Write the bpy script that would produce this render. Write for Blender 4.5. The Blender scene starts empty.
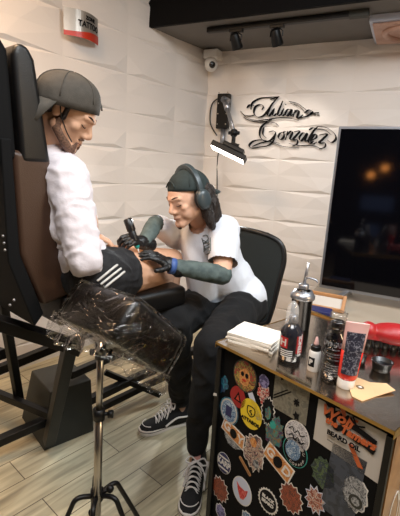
import bpy, bmesh, math, random
from mathutils import Vector, Matrix, noise
V = Vector
PI = math.pi
C = bpy.context.scene.collection
R = math.radians

# ------------------------------------------------------------------ camera
F = 400.0
CAMP = V((0, 0, 1.4))
YAW, PITCH, ROLL = R(26.5), R(12.4), R(3.3)
cf = V((-math.sin(YAW)*math.cos(PITCH), math.cos(YAW)*math.cos(PITCH), -math.sin(PITCH)))
r0 = V((math.cos(YAW), math.sin(YAW), 0)); u0 = r0.cross(cf)
cr = r0*math.cos(ROLL) + u0*math.sin(ROLL)
cu = -r0*math.sin(ROLL) + u0*math.cos(ROLL)
def ray(x, y): return cf*F + cr*(x-200) - cu*(y-258)
def at(x, y, d): return CAMP + ray(x, y)*(d/F)            # a point of the place by bearing and distance
def atz(x, y, z): d = ray(x, y); return CAMP + d*((z-CAMP.z)/d.z)
def aty(x, y, Y): d = ray(x, y); return CAMP + d*(Y/d.y)
def atplane(x, y, p0, n): d = ray(x, y); return CAMP + d*((p0-CAMP).dot(n)/d.dot(n))

cam = bpy.data.cameras.new('camera'); co = bpy.data.objects.new('camera', cam); C.objects.link(co)
co.matrix_world = Matrix(((cr.x, cu.x, -cf.x, 0), (cr.y, cu.y, -cf.y, 0), (cr.z, cu.z, -cf.z, 1.4), (0, 0, 0, 1)))
cam.sensor_fit = 'VERTICAL'; cam.sensor_height = 24; cam.lens = 24*F/516; cam.clip_start = .02
bpy.context.scene.camera = co
sc = bpy.context.scene
sc.view_settings.view_transform = 'Standard'; sc.view_settings.look = 'None'
sc.view_settings.gamma = 1; sc.view_settings.use_curve_mapping = False
sc.view_settings.exposure = 0.0

# ------------------------------------------------------------------ materials
def lin(c): return tuple(((x/255)/12.92 if x/255 <= .04045 else ((x/255+.055)/1.055)**2.4) for x in c)
def mat(name, col, rough=.5, metal=0, spec=.5, noise_amt=0, nscale=20, bump=0, bscale=60, emit=None, es=1, coat=0, alpha=1, trans=0, col2=None, sheen=0):
    m = bpy.data.materials.new(name); m.use_nodes = True
    nt = m.node_tree; b = nt.nodes['Principled BSDF']
    c = lin(col)+(1,)
    b.inputs['Base Color'].default_value = c
    b.inputs['Roughness'].default_value = rough; b.inputs['Metallic'].default_value = metal
    b.inputs['Specular IOR Level'].default_value = spec
    b.inputs['Coat Weight'].default_value = coat
    b.inputs['Sheen Weight'].default_value = sheen
    b.inputs['Alpha'].default_value = alpha
    b.inputs['Transmission Weight'].default_value = trans
    if emit: b.inputs['Emission Color'].default_value = lin(emit)+(1,); b.inputs['Emission Strength'].default_value = es
    tc = nt.nodes.new('ShaderNodeTexCoord')
    if noise_amt or col2:
        n = nt.nodes.new('ShaderNodeTexNoise'); n.inputs['Scale'].default_value = nscale; n.inputs['Detail'].default_value = 6
        nt.links.new(tc.outputs['Object'], n.inputs['Vector'])
        mx = nt.nodes.new('ShaderNodeMix'); mx.data_type = 'RGBA'
        mx.inputs['A'].default_value = c
        k = lin(col2)+(1,) if col2 else tuple(x*(1-noise_amt) for x in c[:3])+(1,)
        mx.inputs['B'].default_value = k
        rp = nt.nodes.new('ShaderNodeMapRange'); rp.inputs['From Min'].default_value = .35; rp.inputs['From Max'].default_value = .65
        nt.links.new(n.outputs['Fac'], rp.inputs['Value']); nt.links.new(rp.outputs['Result'], mx.inputs['Factor'])
        nt.links.new(mx.outputs['Result'], b.inputs['Base Color'])
    if bump:
        n2 = nt.nodes.new('ShaderNodeTexNoise'); n2.inputs['Scale'].default_value = bscale; n2.inputs['Detail'].default_value = 5
        nt.links.new(tc.outputs['Object'], n2.inputs['Vector'])
        bp = nt.nodes.new('ShaderNodeBump'); bp.inputs['Strength'].default_value = bump; bp.inputs['Distance'].default_value = .01
        nt.links.new(n2.outputs['Fac'], bp.inputs['Height']); nt.links.new(bp.outputs['Normal'], b.inputs['Normal'])
    return m

def art(name, cols, scale=90, rough=.4):
    """printed sticker artwork: hard-edged noise regions of a few inks"""
    m = bpy.data.materials.new(name); m.use_nodes = True; nt = m.node_tree; b = nt.nodes['Principled BSDF']
    b.inputs['Roughness'].default_value = rough
    tc = nt.nodes.new('ShaderNodeTexCoord'); n = nt.nodes.new('ShaderNodeTexNoise')
    n.inputs['Scale'].default_value = scale; n.inputs['Detail'].default_value = 4; n.inputs['Distortion'].default_value = 1.5
    nt.links.new(tc.outputs['Object'], n.inputs['Vector'])
    cr_ = nt.nodes.new('ShaderNodeValToRGB'); cr_.color_ramp.interpolation = 'CONSTANT'
    e = cr_.color_ramp.elements
    k = len(cols)
    e[0].position = 0; e[0].color = lin(cols[0])+(1,)
    e[1].position = .36+.0; e[1].color = lin(cols[1 % k])+(1,)
    for i in range(2, k):
        q = e.new(.36+.28*(i-1)/(k-1)); q.color = lin(cols[i])+(1,)
    nt.links.new(n.outputs['Fac'], cr_.inputs['Fac']); nt.links.new(cr_.outputs['Color'], b.inputs['Base Color'])
    return m

M = {}
M['wall'] = mat('white_panel', (230, 223, 217), .5, bump=.05, bscale=30)
M['ceil'] = mat('grey_ceiling', (112, 108, 104), .8, noise_amt=.08, nscale=8)
M['black_paint'] = mat('black_paint', (9, 9, 11), .7, spec=.12)
M['black_metal'] = mat('black_metal', (11, 11, 12), .42, spec=.3)
M['black_plastic'] = mat('black_plastic', (18, 18, 19), .35)
M['black_matte'] = mat('black_matte', (12, 12, 13), .8, spec=.2)
M['vinyl'] = mat('dark_vinyl', (66, 46, 35), .38, bump=.15, bscale=300)
M['vinyl2'] = mat('black_vinyl', (11, 10, 10), .38, bump=.15, bscale=300)
M['steel'] = mat('brushed_steel', (176, 172, 166), .3, metal=1)
M['worksteel'] = mat('worktop_steel', (196, 184, 170), .2, metal=1, noise_amt=.12, nscale=9, bump=.04, bscale=40)
M['gold'] = mat('brass_edge', (196, 160, 96), .3, metal=1)
M['white'] = mat('white_plastic', (228, 226, 222), .35)
M['red'] = mat('red_plastic', (150, 20, 24), .45)
M['skin'] = mat('skin', (216, 172, 146), .68, spec=.3, noise_amt=.12, nscale=14, bump=.06, bscale=200)
M['skin2'] = mat('skin_warm', (214, 168, 138), .62, spec=.3, noise_amt=.12, nscale=14, bump=.06, bscale=200)
M['hair'] = mat('dark_hair', (34, 23, 18), .45, noise_amt=.5, nscale=60, bump=.6, bscale=180)
M['beard'] = mat('beard_stubble', (132, 98, 78), .7, col2=(84, 62, 50), nscale=180)
M['cap_olive'] = mat('cap_olive', (78, 73, 66), .85, noise_amt=.25, nscale=40, bump=.2, bscale=400)
M['cap_green'] = mat('cap_green', (38, 50, 50), .85, noise_amt=.3, nscale=50, bump=.2, bscale=400)
M['tee'] = mat('white_tee', (214, 218, 226), .9, bump=.12, bscale=120)
M['shirt'] = mat('white_long_sleeve', (226, 218, 222), .9, bump=.15, bscale=90)
M['trouser'] = mat('black_trouser', (11, 11, 13), .95, bump=.3, bscale=60)
M['shorts'] = mat('black_shorts', (22, 22, 25), .8, bump=.25, bscale=70)
M['sleeve'] = mat('grey_green_sleeve', (84, 98, 96), .75, col2=(62, 76, 76), nscale=35, bump=.15, bscale=150)
M['glove'] = mat('black_glove', (15, 16, 18), .42, bump=.3, bscale=90)
M['canvas'] = mat('black_canvas', (24, 23, 25), .85, bump=.2, bscale=300)
M['rubber'] = mat('white_rubber', (222, 214, 206), .6)
M['lace'] = mat('white_lace', (226, 220, 216), .9)
M['headphone'] = mat('grey_headphone', (56, 66, 70), .35)
M['cyan'] = mat('teal_grip', (40, 150, 140), .4)
M['blue'] = mat('blue_band', (60, 90, 150), .5)
M['navy'] = mat('navy_box', (26, 32, 84), .5)
M['wood'] = mat('pale_wood', (176, 128, 84), .5, noise_amt=.2, nscale=14)
M['paper'] = mat('tissue_paper', (232, 228, 218), .95)
M['card'] = mat('kraft_card', (206, 170, 128), .8)
M['ink'] = mat('black_ink', (14, 14, 18), .15, coat=1)
M['screen'] = mat('black_screen', (6, 6, 9), .07, spec=.45)
M['silver'] = mat('silver_frame', (150, 152, 158), .35, metal=.8)
M['meshy'] = mat('chair_mesh', (30, 38, 38), .85, noise_amt=.3, nscale=300)
M['boxgrey'] = mat('dark_grey_box', (46, 47, 42), .6, noise_amt=.15, nscale=12)
M['led'] = mat('led_light', (255, 250, 240), .5, emit=(255, 246, 232), es=9)
M['glow'] = mat('warm_bulb', (255, 200, 120), .5, emit=(255, 160, 80), es=14)
M['day'] = mat('daylight_window', (120, 150, 200), .5, emit=(110, 140, 200), es=.5)
M['orange'] = mat('ink_orange', (190, 92, 46), .5)
M['inkblack'] = mat('print_black', (14, 13, 15), .8, spec=.2)
M['inkwhite'] = mat('print_white', (214, 210, 204), .5)
M['yellow'] = mat('print_yellow', (226, 196, 40), .45)
M['cream'] = mat('print_grey_white', (186, 180, 172), .5)
M['rose'] = mat('rose_panel', (208, 172, 156), .5, col2=(180, 140, 122), nscale=7)
M['bluewhite'] = mat('cool_white', (196, 202, 220), .45)

def plastic_wrap():
    m = bpy.data.materials.new('cling_film'); m.use_nodes = True; nt = m.node_tree
    for n in list(nt.nodes): nt.nodes.remove(n)
    out = nt.nodes.new('ShaderNodeOutputMaterial'); mix = nt.nodes.new('ShaderNodeMixShader')
    tr = nt.nodes.new('ShaderNodeBsdfTransparent'); gl = nt.nodes.new('ShaderNodeBsdfGlossy')
    gl.inputs['Roughness'].default_value = .07; tr.inputs['Color'].default_value = (.97, .97, .97, 1)
    tc = nt.nodes.new('ShaderNodeTexCoord'); no = nt.nodes.new('ShaderNodeTexNoise')
    mp = nt.nodes.new('ShaderNodeMapping'); mp.inputs['Scale'].default_value = (1, 1, 2.2)
    no.inputs['Scale'].default_value = 8; no.inputs['Detail'].default_value = 2.5; no.inputs['Distortion'].default_value = 1.5
    bp = nt.nodes.new('ShaderNodeBump'); bp.inputs['Strength'].default_value = 1; bp.inputs['Distance'].default_value = .03
    nt.links.new(tc.outputs['Object'], mp.inputs['Vector']); nt.links.new(mp.outputs['Vector'], no.inputs['Vector'])
    nt.links.new(no.outputs['Fac'], bp.inputs['Height']); nt.links.new(bp.outputs['Normal'], gl.inputs['Normal'])
    lw = nt.nodes.new('ShaderNodeLayerWeight'); lw.inputs['Blend'].default_value = .35
    nt.links.new(bp.outputs['Normal'], lw.inputs['Normal'])
    mr = nt.nodes.new('ShaderNodeMapRange'); mr.inputs['To Min'].default_value = .02; mr.inputs['To Max'].default_value = .35
    n5 = nt.nodes.new('ShaderNodeTexNoise'); n5.inputs['Scale'].default_value = 6; n5.inputs['Detail'].default_value = 2; n5.inputs['Distortion'].default_value = 1.2
    m5 = nt.nodes.new('ShaderNodeMapping'); m5.inputs['Scale'].default_value = (1, 1, 3); m5.inputs['Rotation'].default_value = (.5, .4, .8)
    nt.links.new(tc.outputs['Object'], m5.inputs['Vector']); nt.links.new(m5.outputs['Vector'], n5.inputs['Vector'])
    sb = nt.nodes.new('ShaderNodeMath'); sb.operation = 'SUBTRACT'; sb.inputs[1].default_value = .5; nt.links.new(n5.outputs['Fac'], sb.inputs[0])
    ab = nt.nodes.new('ShaderNodeMath'); ab.operation = 'ABSOLUTE'; nt.links.new(sb.outputs[0], ab.inputs[0])
    m6 = nt.nodes.new('ShaderNodeMapRange'); m6.inputs['From Min'].default_value = 0; m6.inputs['From Max'].default_value = .014; m6.inputs['To Min'].default_value = .34; m6.inputs['To Max'].default_value = 0; nt.links.new(ab.outputs[0], m6.inputs['Value'])
    ad = nt.nodes.new('ShaderNodeMath'); ad.operation = 'ADD'; ad.use_clamp = True
    nt.links.new(lw.outputs['Fresnel'], mr.inputs['Value']); nt.links.new(mr.outputs['Result'], ad.inputs[0]); nt.links.new(m6.outputs[0], ad.inputs[1]); nt.links.new(ad.outputs[0], mix.inputs['Fac'])
    nt.links.new(tr.outputs[0], mix.inputs[1]); nt.links.new(gl.outputs[0], mix.inputs[2]); nt.links.new(mix.outputs[0], out.inputs[0])
    return m
M['film'] = plastic_wrap()
M['clear'] = mat('clear_plastic', (235, 235, 235), .08, alpha=.28, spec=.8)
M['clearpink'] = mat('clear_pink_plastic', (236, 190, 184), .2, alpha=.85)
M['netting'] = mat('open_netting', (16, 24, 25), .85)

def floor_mat():
    m = bpy.data.materials.new('wood_floor'); m.use_nodes = True; nt = m.node_tree; b = nt.nodes['Principled BSDF']
    N = nt.nodes.new; L = nt.links.new
    tc = N('ShaderNodeTexCoord'); mp = N('ShaderNodeMapping'); mp.inputs['Rotation'].default_value = (0, 0, R(-76)) 
    L(tc.outputs['Object'], mp.inputs['Vector'])
    br = N('ShaderNodeTexBrick'); br.inputs['Scale'].default_value = 1; br.inputs['Brick Width'].default_value = 1.1; br.inputs['Row Height'].default_value = .155
    br.inputs['Mortar Size'].default_value = .0022; br.inputs['Color1'].default_value = lin((206, 196, 166))+(1,); br.inputs['Color2'].default_value = lin((180, 170, 142))+(1,)
    br.inputs['Mortar'].default_value = lin((92, 82, 66))+(1,); br.offset = .37
    L(mp.outputs[0], br.inputs['Vector'])
    m2 = N('ShaderNodeMapping'); m2.inputs['Scale'].default_value = (1.4, 14, 1); L(mp.outputs[0], m2.inputs['Vector'])
    no = N('ShaderNodeTexNoise'); no.inputs['Scale'].default_value = 2.2; no.inputs['Detail'].default_value = 8; no.inputs['Distortion'].default_value = .6; L(m2.outputs[0], no.inputs['Vector'])
    n3 = N('ShaderNodeTexNoise'); n3.inputs['Scale'].default_value = 2.4; n3.inputs['Detail'].default_value = 3
    m4 = N('ShaderNodeMapping'); m4.inputs['Scale'].default_value = (1, 3, 1); L(mp.outputs[0], m4.inputs['Vector']); L(m4.outputs[0], n3.inputs['Vector'])
    mr = N('ShaderNodeMapRange'); mr.inputs['From Min'].default_value = .3; mr.inputs['From Max'].default_value = .7; mr.inputs['To Min'].default_value = .62; mr.inputs['To Max'].default_value = 1.15; L(no.outputs['Fac'], mr.inputs['Value'])
    mr3 = N('ShaderNodeMapRange'); mr3.inputs['From Min'].default_value = .35; mr3.inputs['From Max'].default_value = .6; mr3.inputs['To Min'].default_value = .68; mr3.inputs['To Max'].default_value = 1.08; L(n3.outputs['Fac'], mr3.inputs['Value'])
    mu = N('ShaderNodeMath'); mu.operation = 'MULTIPLY'; L(mr.outputs[0], mu.inputs[0]); L(mr3.outputs[0], mu.inputs[1])
    vm = N('ShaderNodeVectorMath'); vm.operation = 'SCALE'; L(br.outputs['Color'], vm.inputs[0]); L(mu.outputs[0], vm.inputs['Scale'])
    L(vm.outputs[0], b.inputs['Base Color']); b.inputs['Roughness'].default_value = .42
    return m
M['floor'] = floor_mat()

# ------------------------------------------------------------------ mesh helpers
def thing(name, label, cat, loc=(0, 0, 0), group=None):
    o = bpy.data.objects.new(name, None); C.objects.link(o); o.location = loc; o.empty_display_size = .1
    o['label'] = label; o['category'] = cat
    if group: o['group'] = group
    return o
def rootof(p):
    t = V((0, 0, 0))
    while p: t += p.location; p = p.parent
    return t
def link_mesh(name, me, m, parent=None, smooth=False):
    ms = m if isinstance(m, (list, tuple)) else [m]
    for q in ms: me.materials.append(M[q] if isinstance(q, str) else q)
    if smooth:
        for p in me.polygons: p.use_smooth = True
    o = bpy.data.objects.new(name, me); C.objects.link(o)
    if parent:
        o.parent = parent
        if parent.type == 'EMPTY': o.matrix_parent_inverse = Matrix.Translation(-rootof(parent))
    return o
def obj(name, bm, m, parent=None, smooth=False, bevel=0, seg=2):
    me = bpy.data.meshes.new(name)
    bmesh.ops.recalc_face_normals(bm, faces=bm.faces[:])
    bm.to_mesh(me); bm.free()
    o = link_mesh(name, me, m, parent, smooth)
    if bevel:
        b = o.modifiers.new('b', 'BEVEL'); b.width = bevel; b.segments = seg; b.limit_method = 'ANGLE'; b.angle_limit = R(40)
        for p in me.polygons: p.use_smooth = True
        try: me.set_sharp_from_angle(angle=R(40))
        except Exception: pass
        w = o.modifiers.new('w', 'WEIGHTED_NORMAL')
    return o
def tag(o, label, cat, group=None):
    o['label'] = label; o['category'] = cat
    if group: o['group'] = group
    return o
def struct(o): o['kind'] = 'structure'; return o
def new(): return bmesh.new()
def addfaces(bm, vs, fs, mi=0):
    bv = [bm.verts.new(v) for v in vs]
    for f in fs:
        try: q = bm.faces.new([bv[i] for i in f]); q.material_index = mi
        except ValueError: pass
    return bv
def frame(ex, ey, ez, o=(0, 0, 0)):
    return Matrix(((ex[0], ey[0], ez[0], o[0]), (ex[1], ey[1], ez[1], o[1]), (ex[2], ey[2], ez[2], o[2]), (0, 0, 0, 1)))
I4 = Matrix.Identity(4)
def box(bm, a, b, mx=I4, mi=0):
    x0, y0, z0 = a; x1, y1, z1 = b
    vs = [mx @ V(p) for p in ((x0, y0, z0), (x1, y0, z0), (x1, y1, z0), (x0, y1, z0), (x0, y0, z1), (x1, y0, z1), (x1, y1, z1), (x0, y1, z1))]
    addfaces(bm, vs, [(0, 3, 2, 1), (4, 5, 6, 7), (0, 1, 5, 4), (1, 2, 6, 5), (2, 3, 7, 6), (3, 0, 4, 7)], mi)
def basis(d):
    d = V(d).normalized(); a = V((0, 0, 1)) if abs(d.z) < .9 else V((1, 0, 0))
    x = a.cross(d).normalized(); return x, d.cross(x), d
def bar(bm, p, q, w, h, mi=0):
    p, q = V(p), V(q); x, y, z = basis(q-p); L = (q-p).length
    box(bm, (-w/2, -h/2, 0), (w/2, h/2, L), frame(x, y, z, p), mi)
def cyl(bm, p, q, r, r2=None, n=20, mi=0):
    if r2 is None: r2 = r
    p, q = V(p), V(q); x, y, z = basis(q-p)
    vs = [p+(x*math.cos(t)+y*math.sin(t))*r for t in [2*PI*i/n for i in range(n)]] + [q+(x*math.cos(t)+y*math.sin(t))*r2 for t in [2*PI*i/n for i in range(n)]]
    addfaces(bm, vs, [tuple(range(n-1, -1, -1)), tuple(range(n, 2*n))]+[(i, (i+1) % n, n+(i+1) % n, n+i) for i in range(n)], mi)
def catmull(P, k=6, closed=False):
    P = [V(p) for p in P]
    if len(P) < 3: return P
    out = []; n = len(P)
    for i in range(n if closed else n-1):
        if closed: a, b, c, d = P[i-1], P[i], P[(i+1) % n], P[(i+2) % n]
        else: a, b, c, d = P[max(i-1, 0)], P[i], P[i+1], P[min(i+2, n-1)]
        for j in range(k):
            t = j/k
            out.append(.5*((2*b)+(c-a)*t+(2*a-5*b+4*c-d)*t*t+(3*b-a-3*c+d)*t**3))
    if not closed: out.append(P[-1])
    return out
def tube(bm, P, r, n=8, mi=0, smooth=0, closed=False):
    P = catmull(P, smooth, closed) if smooth else [V(p) for p in P]
    m = len(P); rr = r if callable(r) else (lambda t: r)
    rings = []; px = None
    for i, p in enumerate(P):
        if closed: d = P[(i+1) % m]-P[i-1]
        else: d = P[min(i+1, m-1)]-P[max(i-1, 0)]
        if d.length < 1e-9: d = V((0, 0, 1))
        d.normalize()
        if px is None: x, y, _ = basis(d)
        else:
            x = (px-d*px.dot(d))
            x = x.normalized() if x.length > 1e-6 else basis(d)[0]
            y = d.cross(x)
        px = x
        q = rr(i/max(m-1, 1))
        rings.append([bm.verts.new(p+(x*math.cos(2*PI*j/n)+y*math.sin(2*PI*j/n))*q) for j in range(n)])
    for i in range(m if closed else m-1):
        A, B = rings[i], rings[(i+1) % m]
        for j in range(n):
            f = bm.faces.new((A[j], A[(j+1) % n], B[(j+1) % n], B[j])); f.material_index = mi
    if not closed:
        f = bm.faces.new(rings[0][::-1]); f.material_index = mi
        f = bm.faces.new(rings[-1]); f.material_index = mi
def lathe(bm, prof, o, axis=(0, 0, 1), n=24, mi=0, sx=1, sy=1, xdir=None):
    x, y, z = basis(axis)
    if xdir is not None:
        z = V(axis).normalized(); x = (V(xdir)-z*V(xdir).dot(z)).normalized(); y = z.cross(x)
    o = V(o); rings = []
    for r, h in prof:
        rings.append([bm.verts.new(o+z*h+(x*math.cos(2*PI*j/n)*sx+y*math.sin(2*PI*j/n)*sy)*max(r, 1e-4)) for j in range(n)])
    for A, B in zip(rings, rings[1:]):
        for j in range(n):
            f = bm.faces.new((A[j], A[(j+1) % n], B[(j+1) % n], B[j])); f.material_index = mi
    f = bm.faces.new(rings[0][::-1]); f.material_index = mi
    f = bm.faces.new(rings[-1]); f.material_index = mi
def ell(bm, c, rad, rot=None, nu=20, nv=12, mi=0):
    rot = rot or Matrix.Identity(3); c = V(c)
    vs = [c+rot@V((0, 0, rad[2]))]
    for i in range(1, nv):
        t = PI*i/nv
        for j in range(nu):
            a = 2*PI*j/nu
            vs.append(c+rot@V((rad[0]*math.sin(t)*math.cos(a), rad[1]*math.sin(t)*math.sin(a), rad[2]*math.cos(t))))
    vs.append(c+rot@V((0, 0, -rad[2])))
    fs = [(0, 1+j, 1+(j+1) % nu) for j in range(nu)]
    for i in range(nv-2):
        for j in range(nu):
            a = 1+i*nu+j; b = 1+i*nu+(j+1) % nu; fs.append((a, a+nu, b+nu, b))
    L = len(vs)-1; s = 1+(nv-2)*nu
    fs += [(L, s+(j+1) % nu, s+j) for j in range(nu)]
    addfaces(bm, vs, fs, mi)
def caps(bm, p, rp, q, rq, n=16):
    p, q = V(p), V(q)
    if (q-p).length < 1e-5: return ell(bm, p, (rp,)*3)
    x, y, z = basis(q-p); prof = []
    for i in range(0, 5): t = -PI/2+PI/2*i/5; prof.append((rp*math.cos(t), rp*math.sin(t), 0))
    prof.append((rp, 0, 0)); prof.append((rq, 0, 1))
    for i in range(1, 6): t = PI/2*i/5; prof.append((rq*math.cos(t), rq*math.sin(t), 1))
    rings = []
    for r, h, e in prof:
        c = (q if e else p)+z*h
        rings.append([bm.verts.new(c+(x*math.cos(2*PI*j/n)+y*math.sin(2*PI*j/n))*max(r, 1e-4)) for j in range(n)])
    for A, B in zip(rings, rings[1:]):
        for j in range(n): bm.faces.new((A[j], A[(j+1) % n], B[(j+1) % n], B[j]))
    bm.faces.new(rings[0][::-1]); bm.faces.new(rings[-1])
def chain(bm, pts):
    for (p, a), (q, b) in zip(pts, pts[1:]): caps(bm, p, a, q, b)
def blob(name, bm, m, parent=None, voxel=.005, it=6, disp=None, keep=None):
    """fuse overlapping volumes into one continuous skin"""
    me = bpy.data.meshes.new('tmp'); bmesh.ops.recalc_face_normals(bm, faces=bm.faces[:]); bm.to_mesh(me); bm.free()
    o = bpy.data.objects.new('tmp', me); C.objects.link(o)
    r = o.modifiers.new('r', 'REMESH'); r.mode = 'VOXEL'; r.voxel_size = voxel
    if it: s = o.modifiers.new('s', 'SMOOTH'); s.iterations = it; s.factor = .5
    dg = bpy.context.evaluated_depsgraph_get(); dg.update()
    me2 = bpy.data.meshes.new_from_object(o.evaluated_get(dg)); me2.name = name
    bpy.data.objects.remove(o); bpy.data.meshes.remove(me)
    me2.materials.clear()
    if keep or disp:
        b2 = bmesh.new(); b2.from_mesh(me2); b2.normal_update()
        if keep:
            bmesh.ops.delete(b2, geom=[v for v in b2.verts if not keep(v.co)], context='VERTS')
        if disp:
            b2.normal_update()
            for v, d in [(v, disp(v.co, v.normal)) for v in b2.verts]: v.co += v.normal*d
        b2.to_mesh(me2); b2.free()
    return link_mesh(name, me2, m, parent, True)
def prism(bm, pts, mx, t, mi=0):
    """2-D outline pts in frame mx, thickness t along its z"""
    n = len(pts)
    vs = [mx @ V((x, y, 0)) for x, y in pts]+[mx @ V((x, y, t)) for x, y in pts]
    addfaces(bm, vs, [tuple(range(n-1, -1, -1)), tuple(range(n, 2*n))]+[(i, (i+1) % n, n+(i+1) % n, n+i) for i in range(n)], mi)
def ngon(cx, cy, rx, ry, n=28, jag=0, seed=0, rot=0):
    rd = random.Random(seed); out = []
    for i in range(n):
        a = 2*PI*i/n; k = 1+(jag*(1 if i % 2 else -1) if jag > 0 else (-jag*rd.uniform(-1, 1)))
        x, y = rx*k*math.cos(a), ry*k*math.sin(a)
        out.append((cx+x*math.cos(rot)-y*math.sin(rot), cy+x*math.sin(rot)+y*math.cos(rot)))
    return out
def rrect(w, h, r, cx=0, cy=0, k=4):
    out = []
    for sx, sy, a0 in ((1, 1, 0), (-1, 1, 90), (-1, -1, 180), (1, -1, 270)):
        for i in range(k+1):
            a = R(a0+90*i/k); out.append((cx+sx*(w/2-r)+r*math.cos(a), cy+sy*(h/2-r)+r*math.sin(a)))
    return out
def ribbon(bm, pts, wfun, mx, t, mi=0, k=6):
    """flat pen stroke"""
    P = catmull([V((x, y, 0)) for x, y in pts], k); n = len(P); L = []; Rr = []
    for i, p in enumerate(P):
        d = P[min(i+1, n-1)]-P[max(i-1, 0)]
        d = d.normalized() if d.length > 1e-9 else V((1, 0, 0))
        nn = V((-d.y, d.x, 0)); w = wfun(i/(n-1), d)/2
        L.append(p+nn*w); Rr.append(p-nn*w)
    for i in range(n-1):
        q = [L[i], L[i+1], Rr[i+1], Rr[i]]
        vs = [mx@V((a.x, a.y, 0)) for a in q]+[mx@V((a.x, a.y, t)) for a in q]
        addfaces(bm, vs, [(3, 2, 1, 0), (4, 5, 6, 7), (0, 1, 5, 4), (1, 2, 6, 5), (2, 3, 7, 6), (3, 0, 4, 7)], mi)
def textmesh(bm, s, size, mx, t=.0005, mi=0, align='CENTER', sx=1, shear=0, bold=0):
    cu_ = bpy.data.curves.new('t', 'FONT'); cu_.body = s; cu_.size = size; cu_.align_x = align; cu_.align_y = 'CENTER'
    cu_.extrude = t/2; cu_.shear = shear; cu_.offset = bold; cu_.resolution_u = 3
    o = bpy.data.objects.new('t', cu_); C.objects.link(o)
    dg = bpy.context.evaluated_depsgraph_get(); dg.update()
    me = bpy.data.meshes.new_from_object(o.evaluated_get(dg))
    vs = [mx@V((v.co.x*sx, v.co.y, v.co.z+t/2)) for v in me.vertices]
    addfaces(bm, vs, [tuple(p.vertices) for p in me.polygons], mi)
    bpy.data.objects.remove(o); bpy.data.curves.remove(cu_); bpy.data.meshes.remove(me)
def hframe(az, pitch, roll=0):
    """forward along +y of the frame; az is measured from world +Y towards +X"""
    a, p = R(az), R(pitch)
    f_ = V((math.sin(a)*math.cos(p), math.cos(a)*math.cos(p), -math.sin(p))); r_ = V((math.cos(a), -math.sin(a), 0)); u_ = r_.cross(f_)
    m = Matrix((r_, f_, u_)).transposed()
    return m @ Matrix.Rotation(R(roll), 3, 'Y')

# ------------------------------------------------------------------ room
YB = 3.55; XC = -1.795; ZC = 2.45
LW = V((-.2114, -.9774, 0))                       # along the left wall, from the corner towards the camera
LN = V((.9774, -.2114, 0))                        # its normal into the room
def panel_wall(name, o, ex, n, ncol, z0, z1, off=0, seed=3):
    bm = new(); W, H = .535, .2715
    k0 = math.floor((z0-.985)/H); k1 = math.ceil((z1-.985)/H)
    rd = random.Random(seed)
    for k in range(k0, k1):
        for c in range(ncol):
            x0 = off+c*W; x1 = x0+W; zb = .985+k*H; zt = zb+H
            if zb < z0-1e-6: zb = z0
            if zt > z1: zt = z1
            if zt-zb < .05: 
                vs = [o+ex*x+V((0, 0, z)) for x, z in ((x0, zb), (x1, zb), (x1, zt), (x0, zt))]; addfaces(bm, vs, [(0, 1, 2, 3)]); continue
            fr = .72 if (c+k) % 2 else .24
            fr2 = .30 if (c+k) % 2 else .66
            g = .006
            def P(x, z, d): return o+ex*x+V((0, 0, z))+n*d
            h = zt-zb
            B = P(x0+W*fr, zb+h*.10, .020); A = P(x0+W*fr2, zb+h*.88, .016); Mi = P(x0+W*(.5+(fr-.5)*.2), zb+h*.5, .012)
            c0, c1, c2, c3 = P(x0, zb, 0), P(x1, zb, 0), P(x1, zt, 0), P(x0, zt, 0)
            l = P(x0, zb+h*.5, .004); r = P(x1, zb+h*.5, .004)
            addfaces(bm, [c0, c1, c2, c3, B, A, Mi, l, r], [(0, 1, 4), (0, 4, 7), (1, 8, 4), (7, 4, 6), (4, 8, 6), (7, 6, 5), (6, 8, 5), (7, 5, 3), (8, 2, 5), (3, 5, 2)])
    bmesh.ops.remove_doubles(bm, verts=bm.verts[:], dist=.0005)
    vs = [o+ex*x+V((0, 0, z))-n*.08 for x, z in ((off, z0), (off+ncol*W, z0), (off+ncol*W, z1), (off, z1))]
    addfaces(bm, vs, [(0, 1, 2, 3)])
    o_ = obj(name, bm, 'wall'); return struct(o_)
panel_wall('wall_back', V((-1.045-.535*2, YB, 0)), V((1, 0, 0)), V((0, -1, 0)), 7, 0, 2.5)
panel_wall('wall_left', V((XC, YB, 0)), LW, LN, 13, 0, 3.0, off=-.1, seed=5)
bm = new(); box(bm, (-3.6, -3.3, -.1), (1.9, 3.7, 0)); struct(obj('floor', bm, 'floor'))
bm = new(); box(bm, (-3.6, 2.83, ZC), (1.9, 3.7, ZC+.5)); box(bm, (-3.6, -3.3, 2.95), (1.9, 2.83, 3.05)); struct(obj('ceiling', bm, 'ceil'))
bm = new(); box(bm, (-2.2, 2.80, ZC-.004), (1.9, 2.83, 2.95)); struct(obj('trim_1', bm, 'black_paint'))
M['plain'] = mat('plain_wall', (150, 138, 128), .8)
bm = new(); box(bm, (1.5, -3.2, 0), (1.6, 3.7, 2.95)); struct(obj('wall_right', bm, 'plain'))
bm = new(); box(bm, (-3.6, -3.3, 0), (1.6, -3.2, 2.95)); struct(obj('wall_front', bm, 'black_matte'))
bm = new(); o = V((XC, YB, 0)) + LN*.012
fr_ = frame(LW, LN, V((0, 0, 1)), o); box(bm, (0, -.012, 0), (6.5, .006, .08), fr_); struct(obj('baseboard_left', bm, 'white'))

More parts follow.
